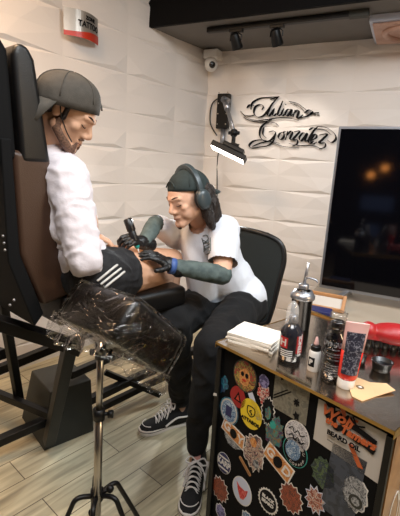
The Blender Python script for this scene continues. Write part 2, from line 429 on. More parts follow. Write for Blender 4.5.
# ------------------------------------------------------------------ things on walls and ceiling
# name lettering
bm = new()
WY = YB-.024
mxw = frame(V((1, 0, 0)), V((0, 0, 1)), V((0, -1, 0)), (0, WY, 0))
def cw(x, y): p = aty(240+x/4, 90+y/4, WY); return (p.x, p.z)
strokes = [
 [(44, 78), (50, 52), (80, 34), (115, 30), (158, 27)], [(158, 27), (148, 30), (120, 38)],
 [(152, 30), (132, 52), (112, 82), (92, 104), (70, 108), (56, 92), (62, 68), (82, 58), (94, 66), (88, 80)],
 [(8, 92), (30, 112), (66, 122), (110, 118), (150, 112), (196, 112), (236, 122)],
 [(14, 108), (44, 124), (92, 128), (128, 118)], [(2, 84), (18, 100), (40, 104), (60, 100)],
 [(122, 72), (110, 96), (118, 103), (138, 74)], [(138, 74), (130, 98), (138, 102), (146, 94)],
 [(172, 44), (152, 92), (156, 103), (166, 96)], [(176, 74), (166, 96), (172, 103), (182, 94)], [(182, 60), (185, 57)],
 [(206, 80), (192, 78), (182, 94), (188, 104), (200, 92), (208, 78), (202, 102), (212, 98)],
 [(222, 80), (212, 108)], [(214, 98), (228, 82), (236, 86), (228, 112), (240, 110), (252, 100)],
 [(196, 46), (230, 54), (256, 72), (286, 96), (318, 100)], [(240, 112), (270, 104), (290, 88), (276, 80), (258, 92)], [(200, 52), (236, 66), (268, 92), (316, 90)],
 [(156, 146), (140, 132), (108, 130), (84, 152), (80, 184), (98, 204), (124, 200), (142, 176), (136, 164), (116, 168)],
 [(144, 170), (134, 204), (112, 222), (80, 228), (46, 232), (38, 220), (56, 204), (90, 200), (130, 210), (176, 226), (236, 232)],
 [(50, 226), (84, 212), (120, 206), (160, 214)], [(96, 148), (92, 176), (106, 192)],
 [(176, 168), (160, 174), (154, 190), (164, 198), (176, 186), (176, 168), (186, 166)],
 [(192, 164), (182, 200)], [(186, 184), (202, 166), (210, 170), (200, 196), (208, 198)],
 [(216, 168), (240, 164), (224, 184), (212, 200), (230, 200), (228, 216), (210, 224)],
 [(266, 176), (252, 172), (238, 190), (244, 204), (258, 190), (270, 174), (260, 204), (272, 200)],
 [(312, 146), (292, 168), (274, 204), (282, 214), (294, 204)], [(290, 200), (306, 190), (306, 178), (294, 182), (284, 204), (292, 216), (308, 208)],
 [(318, 180), (350, 176), (332, 196), (316, 212), (340, 212), (340, 228), (318, 236)],
 [(312, 146), (344, 150), (376, 172), (384, 196), (366, 210), (350, 200)], [(300, 156), (340, 160), (366, 180)],
 [(196, 214), (240, 222), (290, 222), (330, 238)], [(276, 160), (292, 152), (310, 156)], [(60, 64), (40, 60), (28, 72)]]
nib = R(62)
for s in strokes:
    pts = [cw(*p) for p in s]
    def wf(t, d): return .0035+.0145*abs(math.sin(math.atan2(d.y, d.x)-nib-PI/2))**1.4*math.sin(PI*min(max(t, .06), .94))**.5
    nib_ = nib
    def wf(t, d, nb=R(-30)): return .0034+.0180*abs(math.sin(math.atan2(d.y, d.x)-nb))**2.2*math.sin(PI*min(max(t, .05), .95))**.6
    ribbon(bm, pts, wf, mxw, .006)
tag(obj('wall_lettering', bm, 'inkblack'), 'black calligraphic script name lettering on the white panel wall', 'lettering')

# tin sign on left wall
sign = thing('tattoo_sign', 'small curved metal sign reading TATTOO on the left wall', 'sign', tuple(atplane(81, 28, V((XC, YB, 0)), LN)))
so = atplane(81, 26, V((XC, YB, 0))+LN*.045, LN)
right = -LW
def signpt(u, v, d=0): return so+right*u+V((0, 0, v))+LN*(d+.05*abs(math.sin(PI*(u+.13)/.26)))
def sheet(u0, u1, v0f, v1f, d, mi, bm, n=16):
    vs = []; fs = []
    for i in range(n+1):
        u = u0+(u1-u0)*i/n
        for v in (v0f(u), v1f(u)):
            vs += [signpt(u, v, d), signpt(u, v, d+.003)]
    for i in range(n):
        a = i*4; b = a+4
        fs += [(a, a+2, b+2, b), (a+1, b+1, b+3, a+3), (a, b, b+1, a+1), (a+2, a+3, b+3, b+2)]
    fs += [(0, 1, 3, 2), (n*4, n*4+2, n*4+3, n*4+1)]
    addfaces(bm, vs, fs, mi)
M['tin'] = mat('sign_tin', (168, 160, 150), .3, metal=.5)
M['signred'] = mat('sign_red', (186, 52, 30), .35)
bm = new(); sheet(-.13, .13, lambda u: -.055-.02*math.cos(u*9), lambda u: .075, 0, 0, bm); obj('sign_plate', bm, 'tin', sign)
bm = new(); sheet(-.13, .13, lambda u: -.085+.0*u, lambda u: -.045+.012*math.sin(u*14), .004, 0, bm); obj('red_stripe', bm, 'signred', sign)
def sheettext(s, size, u0, v0, bm, sx=1):
    b2 = new(); textmesh(b2, s, size, Matrix.Translation((u0, v0, 0)), .002, sx=sx, bold=.0012)
    bmesh.ops.subdivide_edges(b2, edges=[e for e in b2.edges if e.calc_length() > .03], cuts=2)
    for v in b2.verts: v.co = signpt(v.co.x, v.co.y, .006+v.co.z)
    me = bpy.data.meshes.new('t'); b2.to_mesh(me); bm.from_mesh(me); b2.free()
bm = new(); sheettext('TATTOO', .050, .035, -.002, bm, .85); sheettext('ZONE', .030, .04, .040, bm); obj('sign_text', bm, 'inkblack', sign)

# security camera in the corner
p = aty(213, 56, 3.45)
sc_ = thing('security_camera', 'white dome security camera in the upper room corner', 'camera', tuple(p))
bm = new(); box(bm, (p.x-.07, p.y-.06, p.z-.03), (p.x+.07, p.y+.06, p.z+.045)); obj('mount', bm, 'white', sc_, bevel=.012)
q = p+V((0, -.03, -.075)); bm = new(); ell(bm, q, (.058, .06, .062)); obj('dome', bm, 'white', sc_, True)
bm = new(); d = (CAMP-q).normalized(); d = (d+V((.25, 0, -.1))).normalized(); lathe(bm, [(.027, 0), (.028, .012), (.02, .018), (.004, .02)], q+d*.048, d, 20); obj('lens', bm, 'ink', sc_, True)

# track + spotlights
p0, p1 = aty(208, 24, 2.95), aty(367, 5, 2.95); p0.z = p1.z = ZC-.022
tr = thing('track_rail', 'black ceiling track rail carrying the two spotlights', 'track light', tuple(p0))
bm = new(); bar(bm, p0, p1, .04, .034); obj('rail', bm, 'black_metal', tr, bevel=.003)
bm = new(); bar(bm, p1+V((-.1, 0, -.003)), p1+V((.02, 0, -.003)), .045, .04); obj('feed_box', bm, 'boxgrey', tr, bevel=.003)
def spot(px, py, label):
    k = aty(px, py, 2.95); k.z = ZC-.045
    t = thing('track_spotlight', label, 'spotlight', tuple(k))
    bm = new(); box(bm, (k.x-.05, k.y-.018, k.z-.012), (k.x+.05, k.y+.018, k.z+.008)); obj('adapter', bm, 'black_metal', t, bevel=.003)
    dd = V((.12, .55, -.83)).normalized(); h = k+V((0, 0, -.066))
    bm = new(); lathe(bm, [(.026, -.05), (.03, -.045), (.036, 0), (.042, .045), (.042, .055), (.036, .056), (.030, .045)], h, dd, 24); obj('lamp_head', bm, 'black_metal', t, True)
    bm = new(); lathe(bm, [(.001, .046), (.029, .046), (.029, .048), (.001, .048)], h, dd, 20); obj('bulb', bm, 'led', t)
    bm = new()
    for s in (-1, 1): tube(bm, [k+V((s*.012, 0, -.01)), k+V((s*.043, 0, -.03)), h+V((s*.044, 0, 0))], .004, 6)
    obj('yoke', bm, 'black_metal', t)
    return h, dd
s1 = spot(237, 22, 'black track spotlight nearest the room corner camera')
s2 = spot(278, 17, 'black track spotlight farther from the corner, nearer the white ceiling unit')

# white box unit at the ceiling right
p = aty(395, 30, 2.6)
un = thing('ceiling_unit', 'white box unit with a rosy moulded underside hanging under the grey soffit', 'ceiling unit', tuple(p))
bm = new(); ca = atz(367, 27, 2.30)
ca = aty(368, 26, 2.55)
ca = aty(368, 29, 3.05); box(bm, (ca.x, 3.05, 2.405), (ca.x+.62, 3.52, ZC)); obj('housing', bm, 'bluewhite', un, bevel=.006)
bm = new(); box(bm, (ca.x+.02, 3.07, 2.388), (ca.x+.60, 3.50, 2.405)); obj('panel', bm, 'rose', un, bevel=.008)
bm = new(); zc = 2.386
tube(bm, [(ca.x+.12, 3.16, zc), (ca.x+.3, 3.12, zc), (ca.x+.45, 3.2, zc), (ca.x+.42, 3.36, zc), (ca.x+.22, 3.42, zc), (ca.x+.1, 3.3, zc)], .022, 10, smooth=5, closed=True)
ell(bm, (ca.x+.27, 3.27, zc), (.09, .06, .02)); obj('moulding', bm, 'rose', un, True)

# wall lamp on articulated arm
wp = aty(222, 112, YB-.05)
wl = thing('wall_lamp', 'articulated wall lamp with a bright tilted light bar', 'wall lamp', tuple(wp))
bm = new(); a = aty(218.5, 94, YB-.05); b = aty(228, 129, YB-.05); w = .11
box(bm, (a.x, YB-.075, b.z), (a.x+.12, YB-.02, a.z)); obj('wall_plate', bm, 'black_metal', wl, bevel=.01)
for i in range(4):
    for s in (.018, .102): bm = new(); cyl(bm, (a.x+s, YB-.08, b.z+.04+i*.09), (a.x+s, YB-.072, b.z+.04+i*.09), .006, n=10); obj('screw', bm, 'steel', wl)
j0 = aty(225, 100, YB-.12); j1 = at(234, 133, 3.2); j2 = at(233, 146, 3.15)
bm = new(); cyl(bm, j0+V((0, .08, 0)), j0+V((0, -.03, 0)), .028); tube(bm, [j0, j0.lerp(j1, .3)], .026, 14); obj('bracket', bm, 'silver', wl, True)
bm = new(); cyl(bm, j0.lerp(j1, .3), j1, .017); obj('arm', bm, 'silver', wl, True)
bm = new(); ell(bm, j1, (.034, .034, .034)); cyl(bm, j1, j2, .016); cyl(bm, j1+V((-.045, 0, 0)), j1+V((.045, 0, 0)), .014); obj('joint', bm, 'black_metal', wl, True)
hl, hr = at(212, 145, 3.05), at(245, 161, 3.0)
hx = (hr-hl).normalized(); dn = V((-.25, -.30, -.92)); dn = (dn-hx*dn.dot(hx)).normalized(); hy = dn.cross(hx)
mxh = frame(hx, hy, dn, (hl+hr)/2); L = (hr-hl).length/2
bm = new(); box(bm, (-L, -.055, -.03), (L, .055, .012), mxh); box(bm, (-L*.45, -.04, -.065), (L*.75, .045, -.03), mxh); box(bm, (-L*.1, -.03, -.085), (L*.35, .03, -.065), mxh); obj('lamp_head', bm, 'black_metal', wl, bevel=.006)
bm = new(); box(bm, (-L*.94, -.046, .008), (L*.94, .046, .018), mxh); obj('light_bar', bm, 'led', wl)
bm = new(); q = aty(215, 100, YB-.03); tube(bm, [a+V((0, .02, -.03)), q+V((-.03, 0, -.04)), q+V((-.035, 0, -.2)), a+V((0, .02, -.36))], .006, 6, smooth=5); 
tube(bm, [j2+V((.01, .1, .02)), aty(219, 150, YB-.03), aty(217, 200, YB-.03), aty(215, 240, YB-.03)], .005, 6, smooth=5); obj('cable', bm, 'boxgrey', wl, True)
bm = new(); tube(bm, [aty(223.5, 128, YB-.04), aty(222, 148, YB-.06)], .024, 12); obj('cable_cover', bm, 'silver', wl, True)

# ------------------------------------------------------------------ television and what is round it
TY = 2.4
A_, B_ = aty(341, 129, TY), aty(320.5, 286, TY)
tx0 = -.388; tz0, tz1 = .752, 1.678; tx1 = tx0+1.66
tv = thing('television', 'large flat black television standing right of the wall lettering', 'television', ((tx0+tx1)/2, TY, tz0))
bm = new(); box(bm, (tx0, TY, tz0), (tx1, TY+.045, tz1)); obj('frame', bm, 'silver', tv, bevel=.004)
bm = new(); box(bm, (tx0+.014, TY-.003, tz0+.02), (tx1-.014, TY+.01, tz1-.014)); obj('screen', bm, 'screen', tv)
for sx_ in (tx0+.14, tx1-.16):
    bm = new(); bar(bm, (sx_+.03, TY+.02, tz0+.01), (sx_-.06, TY-.13, tz0-.048), .03, .012); bar(bm, (sx_+.03, TY+.02, tz0+.01), (sx_+.02, TY+.17, tz0-.048), .03, .012); obj('foot', bm, 'silver', tv, bevel=.003)
TZ = tz0-.056; M['tan_top'] = mat('tan_top', (158, 146, 130), .5)
tb = thing('side_table', 'white table under the television behind the sticker cabinet', 'table', (0, 2.3, 0))
bm = new(); box(bm, (-.44, 1.86, TZ-.03), (1.3, 2.72, TZ)); obj('table_top', bm, 'tan_top', tb, bevel=.003)
for x in (-.40, 1.25):
    for y in (1.9, 2.67):
        bm = new(); box(bm, (x-.025, y-.025, 0), (x+.025, y+.025, TZ-.03)); obj('leg', bm, 'black_metal', tb)
# wooden framed box
t = thing('framed_box', 'pale wooden framed panel leaning on the table below the television', 'frame', (-.1, 2.2, TZ))
bm = new(); x0, x1, y0 = -.40, -.215, 2.16
for (a0, b0) in (((x0, y0, TZ+.012), (x1, y0, TZ+.012)), ((x1, y0, TZ), (x1, y0+.07, TZ+.075)), ((x0, y0, TZ), (x0, y0+.07, TZ+.075)), ((x0, y0+.07, TZ+.068), (x1, y0+.07, TZ+.068))): bar(bm, a0, b0, .018, .018)
obj('wood_frame', bm, 'wood', t, bevel=.002)
bm = new(); vs = [(x0, y0+.006, TZ+.01), (x1, y0+.006, TZ+.01), (x1, y0+.074, TZ+.068), (x0, y0+.074, TZ+.068)]
addfaces(bm, [V(v) for v in vs]+[V(v)+V((0, .004, 0)) for v in vs], [(0, 1, 2, 3), (7, 6, 5, 4), (0, 4, 5, 1), (1, 5, 6, 2), (2, 6, 7, 3), (3, 7, 4, 0)]); obj('back_panel', bm, 'cream', t)
p = atz(316, 317, TZ)
bm = new(); box(bm, (p.x-.06, p.y-.03, TZ), (p.x+.07, p.y+.05, TZ+.045)); tag(obj('small_box', bm, 'navy', bevel=.004), 'small navy blue box on the table behind the pump bottle', 'box')

# ------------------------------------------------------------------ cabinet
c1 = V((-.481, 1.134, .85)); c2 = V((.029, .935, .85))
c2 = c1+(c2-c1)*1.045; e1 = (c2-c1).normalized(); e2 = V((-e1.y, e1.x, 0)); Wc = (c2-c1).length; Dc = .52
cab = thing('sticker_cabinet', 'black cabinet covered in stickers with a steel worktop', 'cabinet', (c1.x, c1.y, 0))
mc = frame(e1, e2, V((0, 0, 1)), (c1.x, c1.y, 0))
bm = new(); box(bm, (.012, .012, .02), (Wc-.012, Dc-.012, .843), mc); obj('body', bm, 'black_paint', cab, bevel=.004)
bm = new(); box(bm, (-.004, -.004, .843), (Wc+.004, Dc, .85), mc); obj('worktop', bm, 'worksteel', cab, bevel=.002)
bm = new(); box(bm, (-.006, -.006, .843), (Wc+.006, -.004, .8515), mc); box(bm, (-.006, -.006, .832), (-.004, Dc, .8515), mc); box(bm, (Wc+.004, -.006, .832), (Wc+.006, Dc, .8515), mc); box(bm, (-.006, Dc, .832), (Wc+.006, Dc+.012, .857), mc); obj('edge_trim', bm, 'gold', cab)
bm = new(); box(bm, (-.002, .0, .02), (.018, .014, .83), mc); obj('corner_post', bm, 'black_metal', cab, bevel=.002)
bm = new(); box(bm, (Wc-.014, .0, .02), (Wc+.002, .014, .83), mc); obj('corner_post', bm, 'black_metal', cab, bevel=.002)
for x in (.05, Wc-.05):
    for y in (.05, Dc-.05):
        bm = new(); q = mc@V((x, y, 0)); cyl(bm, q+V((0, 0, 0)), q+V((0, 0, .021)), .022); obj('foot', bm, 'black_metal', cab)
bm = new(); q = mc@V((.005, -.001, .66)); prism(bm, [(-.008, -.006), (.008, 0), (.006, .008), (-.006, .004)], frame(e1, V((0, 0, 1)), -e2, q), .002); obj('white_chip', bm, 'inkwhite', cab)
bm = new(); M['amber'] = mat('amber_side_panel', (176, 124, 66), .35, col2=(120, 74, 34), nscale=9, coat=.4)
box(bm, (Wc-.012, .02, .03), (Wc+.003, Dc-.02, .83), mc); obj('side_panel', bm, 'amber', cab)
fn = -e2
FO = mc@V((0, .012, 0))
def fuv(px, py):
    p = atplane(px, py, FO, fn); d = p-V((c1.x, c1.y, 0)); return d.dot(e1), p.z
class St:
    """a sticker: stacked printed layers on the cabinet front"""
    def __init__(s, px, py, rot=0):
        u, z = fuv(px, py); s.o = mc@V((u, .0119, z)); s.k = 0; s.bm = new(); s.ms = []
        c, n_ = math.cos(R(rot)), math.sin(R(rot)); ex = e1*c+V((0, 0, 1))*n_; ez = -e1*n_+V((0, 0, 1))*c
        s.ex, s.ez = ex*1.15, ez*1.15
    def mi(s, m):
        if m not in s.ms: s.ms.append(m)
        return s.ms.index(m)
    def layer(s, t=.0005):
        o = s.o+fn*(s.k*.0005); s.k += 1; return frame(s.ex, s.ez, fn, o)
    def poly(s, pts, m): prism(s.bm, pts, s.layer(), .0006, s.mi(m)); return s
    def text(s, tx, size, m, x=0, y=0, sx=1, bold=.0, shear=0):
        mx = s.layer(); textmesh(s.bm, tx, size, mx@Matrix.Translation((x, y, 0)), .0006, s.mi(m), sx=sx, bold=bold, shear=shear); return s
    def line(s, pts, w, m): ribbon(s.bm, pts, lambda t, d: w, s.layer(), .0006, s.mi(m), 4); return s
    def done(s, label): o = obj('sticker', s.bm, s.ms, cab); o['label'] = label; return o
def A(n, cols, sc=90):
    if n not in M: M[n] = art(n, cols, sc)
    return n
A('a_blue', [(14, 22, 32), (20, 50, 84), (24, 84, 110), (40, 120, 140)], 60)
A('a_skull', [(90, 24, 26), (120, 40, 34), (176, 148, 70), (80, 96, 50), (150, 50, 44)], 45)
A('a_redfig', [(170, 40, 36), (190, 70, 60), (200, 190, 180), (120, 24, 30)], 60)
A('a_lil', [(90, 84, 140), (140, 134, 180), (70, 66, 110)], 60)
A('a_seal', [(30, 52, 84), (120, 150, 180), (50, 90, 130), (170, 186, 200)], 110)
A('a_marble', [(96, 94, 84), (112, 108, 96), (124, 120, 106), (100, 98, 88)], 30)
A('a_purple', [(30, 24, 50), (90, 40, 80), (40, 110, 110), (120, 90, 60), (60, 130, 120)], 40)
A('a_group', [(90, 110, 106), (150, 110, 90), (190, 176, 160), (120, 76, 80), (70, 60, 60)], 60)
A('a_orange', [(150, 84, 40), (190, 118, 56), (206, 150, 90)], 80)
A('a_rust', [(74, 30, 20), (120, 52, 34), (150, 70, 44), (90, 40, 26)], 90)
A('a_green', [(20, 34, 34), (44, 70, 44), (80, 100, 60), (40, 54, 70), (28, 44, 36)], 50)
A('a_grey', [(60, 62, 66), (110, 112, 116), (160, 162, 164), (84, 86, 90)], 60)
A('a_flower', [(40, 56, 90), (170, 84, 50), (190, 180, 170), (130, 60, 40)], 70)
A('a_redbull', [(200, 60, 56), (214, 110, 104), (190, 40, 40)], 70)
A('a_slate', [(26, 31, 42), (40, 47, 60), (56, 64, 78)], 26)
A('a_doodle', [(200, 196, 200), (206, 202, 206), (60, 60, 66), (204, 200, 204)], 70)
A('a_script', [(206, 204, 206), (206, 204, 206), (120, 118, 124), (206, 204, 206)], 120)
r = random.Random(4)
S = St(222, 385); S.poly(ngon(0, 0, .020, .034, 22, -.22, 1, rot=-.5), 'a_blue'); S.done('dark blue creature sticker')
S = St(245, 376); S.poly(ngon(0, 0, .043, .047, 36, 0), 'boxgrey').poly(ngon(0, 0, .039, .043, 36), 'a_skull').poly(ngon(0, -.003, .020, .026, 16, -.1, 3), 'a_orange').poly(ngon(-.008, .004, .006, .007, 12), 'inkblack').poly(ngon(.008, .004, .006, .007, 12), 'inkblack').poly(ngon(0, -.012, .008, .004, 12), 'signred'); S.done('round red and green skull badge sticker')
S = St(263, 393); S.poly(ngon(0, 0, .019, .028, 26, -.25, 5), 'a_redfig'); S.poly(ngon(0.0, .034, .016, .019, 20, -.08, 6), 'a_lil'); S.done('red figure sticker with lilac head')
S = St(229, 411); S.poly(ngon(0, 0, .037, .042, 36), 'a_blue').poly(ngon(0, 0, .033, .038, 36), 'cream').poly(ngon(0, 0, .028, .033, 36), 'a_seal').poly(ngon(0, 0, .014, .02, 8, .2), 'navy'); S.done('round blue emblem sticker')
S = St(238, 397); S.poly(ngon(0, 0, .029, .032, 30, -.03, 2), 'red').poly([(-.014, -.012), (.014, -.014), (.002, .018)], 'inkblack').poly([(-.006, -.008), (.007, -.009), (.001, .008)], 'signred'); S.done('red round sticker with dark triangle')
S = St(254, 404, -58); S.poly([(-.042, -.009), (.042, -.009), (.044, .009), (-.04, .009)], 'bluewhite'); S.done('pale grey strip sticker')
S = St(268, 411); S.poly(ngon(0, 0, .022, .04, 30, .10), 'inkwhite').poly(ngon(0, 0, .019, .036, 30, .10), 'inkblack').poly(ngon(.002, -.004, .010, .018, 16, -.2, 3), 'a_purple'); S.done('black flower sticker with white outline')
S = St(274, 431); S.poly(ngon(0, 0, .030, .045, 30, -.18, 9), 'a_purple').poly(ngon(-.006, .016, .010, .012, 14, -.1), 'cyan'); S.done('purple and teal figure sticker')
S = St(295, 452); S.poly(ngon(0, 0, .036, .040, 36), 'cyan').poly(ngon(0, 0, .034, .038, 36), 'inkblack').poly(ngon(-.006, .002, .022, .026, 30), 'a_seal')
for i in range(9):
    a_ = -1.9+i*.32; S.text('COFFEE CO'[i], .010, 'cream', .028*math.cos(a_), .032*math.sin(a_))
S.done('dark round badge sticker with teal centre')
S = St(297, 436); S.poly(ngon(0, 0, .036, .040, 40), 'inkwhite').poly(ngon(0, 0, .033, .037, 40), 'a_script').line([(-.024, .010), (-.014, .018), (-.008, .006), (.002, .016), (.010, .006), (.022, .012)], .0025, 'inkblack').line([(-.022, -.008), (-.012, 0), (-.006, -.012), (.004, -.002), (.012, -.014), (.022, -.006)], .0025, 'inkblack'); S.done('white round sticker with grey script')
S = St(251, 414); S.poly(ngon(0, 0, .038, .044, 40), 'yellow')
S.line([(-.013, .020), (-.013, .002), (0, -.008), (.012, .002), (.012, .018), (0, .022), (-.013, .020)], .003, 'inkblack').line([(.002, .012), (-.005, .006), (.004, .002), (0, -.003)], .003, 'inkblack').text('ATTABOS', .0145, 'inkblack', 0, -.022, bold=.0006); S.done('yellow round sticker with black shield mark')
S = St(291, 396); S.poly([(-.052, -.055), (.050, -.055), (.050, .056), (-.052, .056)], 'a_marble').line([(-.05, -.03), (-.02, -.005), (0, .012)], .0035, 'inkblack').line([(-.05, -.022), (-.02, .004), (-.01, .012)], .003, 'inkblack').poly(ngon(.018, -.008, .008, .009, 14, .3), 'inkblack').poly(ngon(-.03, .036, .005, .007, 10, .3), 'inkblack').poly(ngon(.022, -.042, .008, .010, 10, .3), 'inkblack'); S.done('grey-green stone patterned square sticker with black ink marks')
S = St(233, 440); S.poly(ngon(0, 0, .036, .022, 22, -.12, 4, rot=-.1), 'a_grey'); S.done('small grey swirl sticker')
S = St(233, 433, -8); S.poly([(-.046, -.014), (-.04, .03), (-.01, .026), (.044, .02), (.048, -.026), (.0, -.022)], 'inkwhite').poly([(-.042, -.011), (-.037, .026), (-.01, .022), (.040, .016), (.044, -.022), (.0, -.018)], 'a_orange').text('G', .038, 'inkwhite', -.024, .006, bold=.001).text('Y', .036, 'inkwhite', .030, -.002, bold=.001).poly(ngon(.003, .001, .013, .015, 16), 'inkblack'); S.done('orange lettered patch sticker left of the yellow circle')
S = St(224, 463); S.poly(ngon(0, 0, .028, .034, 30), 'inkwhite').poly(ngon(0, 0, .0265, .0325, 30), 'navy').text('KARP', .026, 'inkwhite', 0, 0, sx=.8, bold=.001).line([(-.02, .018), (.02, .018)], .005, 'inkwhite').line([(-.02, -.018), (.02, -.018)], .005, 'inkwhite'); S.done('dark blue and white striped round sticker')
S = St(245, 466, -38); S.poly(rrect(.058, .011, .005), 'wood').poly(rrect(.050, .005, .002), 'amber'); S.done('thin brown bar sticker')
S = St(254, 452); S.poly(ngon(0, 0, .036, .056, 34, -.16, 21), 'inkwhite').poly(ngon(0, 0, .033, .053, 34, -.16, 21), 'a_group').poly(ngon(-.004, .028, .012, .014, 14, -.1, 3), 'a_orange').poly(ngon(.012, -.03, .010, .014, 14, -.1, 4), 'a_grey'); S.done('tall group of figures sticker with white outline')
S = St(278, 462, -22); S.poly([(-.046, -.024), (-.046, .028), (.046, .026), (.05, -.026)], 'inkwhite').poly([(-.042, -.020), (-.042, .024), (.042, .022), (.046, -.022)], 'a_orange').text('G', .036, 'inkwhite', -.028, .002, bold=.001).text('D', .036, 'inkwhite', .030, 0, bold=.001).poly(ngon(0, .001, .014, .017, 18), 'inkblack'); S.done('orange lettered patch sticker right of the figures')
S = St(220, 489); S.poly(ngon(0, 0, .035, .040, 26, .11), 'inkwhite').poly(ngon(0, 0, .032, .037, 26, .11), 'a_rust'); S.done('rust red jagged sticker at the lower left')
S = St(242, 491); S.poly(ngon(0, 0, .037, .044, 36), 'inkwhite').poly(ngon(0, 0, .034, .041, 36), 'bluewhite').poly([(-.022, .020), (-.008, .010), (.010, .008), (.022, .016), (.018, -.004), (.008, -.024), (-.004, -.026), (-.014, -.006)], 'a_redbull'); S.done('white round sticker with red bull skull')
S = St(268, 501); S.poly(ngon(0, 0, .033, .036, 44, .05), 'inkwhite').poly(ngon(0, 0, .028, .031, 30), 'inkblack').text('BLACK', .013, 'inkwhite', 0, .008, bold=.0006).text('BEARD', .013, 'inkwhite', 0, -.006, bold=.0006); S.done('black round sticker with white toothed rim')
S = St(291, 498); S.poly(ngon(0, 0, .034, .040, 26, .10), 'inkwhite').poly(ngon(0, 0, .031, .037, 26, .10), 'a_rust'); S.done('rust red jagged sticker at the lower middle')
S = St(315, 500); S.poly(ngon(0, 0, .025, .034, 20, .18), 'bluewhite').poly(ngon(0, 0, .022, .030, 20, .18), 'a_flower'); S.done('orange and blue flower sticker')
S = St(338, 470); S.poly([(-.03, -.12), (.05, -.12), (.06, .06), (-.02, .06)], 'a_slate'); S.done('slate blue torn poster sticker')
S = St(323, 473); S.poly(ngon(0, 0, .030, .038, 30, -.12, 31), 'a_green'); S.done('dark green creature sticker')
S = St(355, 494); S.poly(ngon(0, 0, .030, .042, 30, -.12, 41), 'inkwhite').poly(ngon(0, 0, .027, .039, 30, -.12, 41), 'a_grey').poly(ngon(.004, -.016, .016, .016, 20), 'boxgrey').poly(ngon(.004, -.016, .010, .010, 20), 'a_grey'); S.done('grey engraved figure sticker with white outline')
S = St(221, 512); S.poly(ngon(0, 0, .022, .026, 20, -.15, 51), 'inkwhite').poly(ngon(0, 0, .019, .023, 20, -.15, 51), 'a_lil'); S.done('small blue flower sticker at the bottom left')
S = St(247, 518); S.poly(ngon(0, 0, .02, .02, 20, -.15, 52), 'inkwhite').poly(ngon(0, 0, .017, .017, 20, -.15, 52), 'a_seal'); S.done('small pale blue sticker at the bottom')
# large poster: corners taken on the cabinet front
cs = [fuv(317, 394), fuv(385, 421), fuv(365, 487), fuv(311, 442)]
S = St(347, 428); ou, oz = fuv(347, 428)
cs = [(fuv(321, 397)[0], .822), (Wc-.03, .822), (Wc-.03, .60), (fuv(321, 397)[0], .695)]
u0_ = fuv(319, 397)[0]; cs2 = [(ou+(u-ou)/1.15, oz+(z-oz)/1.15) for u, z in [(u0_, .826), (Wc-.014, .826), (Wc-.014, .690), (u0_, .705)]]
S.poly([(u-ou, z-oz) for u, z in cs2], 'cream')
S.poly([(-.030, .052), (-.016, .055), (-.002, .020), (-.008, .016)], 'orange').poly([(.008, -.034), (.018, -.030), (.048, -.072), (.036, -.074)], 'orange')
def sw(pts, w0=.009): S.line(pts, w0+.004, 'inkblack')
for pts in ([(-.052, .030), (-.040, .040), (-.034, .010), (-.022, .026), (-.014, .008), (.004, .028)], [(-.05, .0), (-.035, .010), (-.025, -.012), (-.008, -.004), (.0, -.016)], [(.0, .012), (.03, .010), (.066, .002)], [(.006, -.006), (.02, -.012), (.044, -.014), (.066, -.020)]): sw(pts)
S.text('Wolf', .034, 'orange', -.026, .017, sx=1.1, bold=.0012, shear=.3)
S.text('the', .022, 'orange', -.036, -.004, bold=.001, shear=.3)
S.text('Tamers', .026, 'orange', .026, -.006, sx=1.0, bold=.0012, shear=.3)
S.line([(.006, .030), (.022, .020), (.04, .026)], .004, 'inkblack').line([(.012, .036), (.020, .022)], .003, 'inkblack')
S.text('BEARD OIL', .016, 'inkblack', -.002, -.030, bold=.0008)
S.text('www   o   <   ooo   ssss', .007, 'boxgrey', -.004, -.048)
S.done('large pale poster sticker with orange and black lettering')
# outlined figure on the amber side
bm = new(); sx_, sy_ = e2, V((0, 0, 1)); so_ = mc@V((Wc+.0032, .20, .62))
mxs = frame(e2, V((0, 0, 1)), e1, so_)
for pts in (ngon(0, 0, .10, .13, 20, -.18, 7), ngon(-.02, .02, .05, .07, 16, -.2, 8), ngon(.02, -.16, .09, .07, 16, -.2, 9), ngon(-.1, -.1, .04, .10, 16, -.2, 10)): ribbon(bm, pts+pts[:1], lambda t, d: .006, mxs, .0008, 0, 3)
o = obj('side_drawing', bm, 'inkwhite', cab); o['label'] = 'white outlined drawing'

# ------------------------------------------------------------------ things on the worktop
ZT = .8502
def wt(px, py): return atz(px, py, ZT)
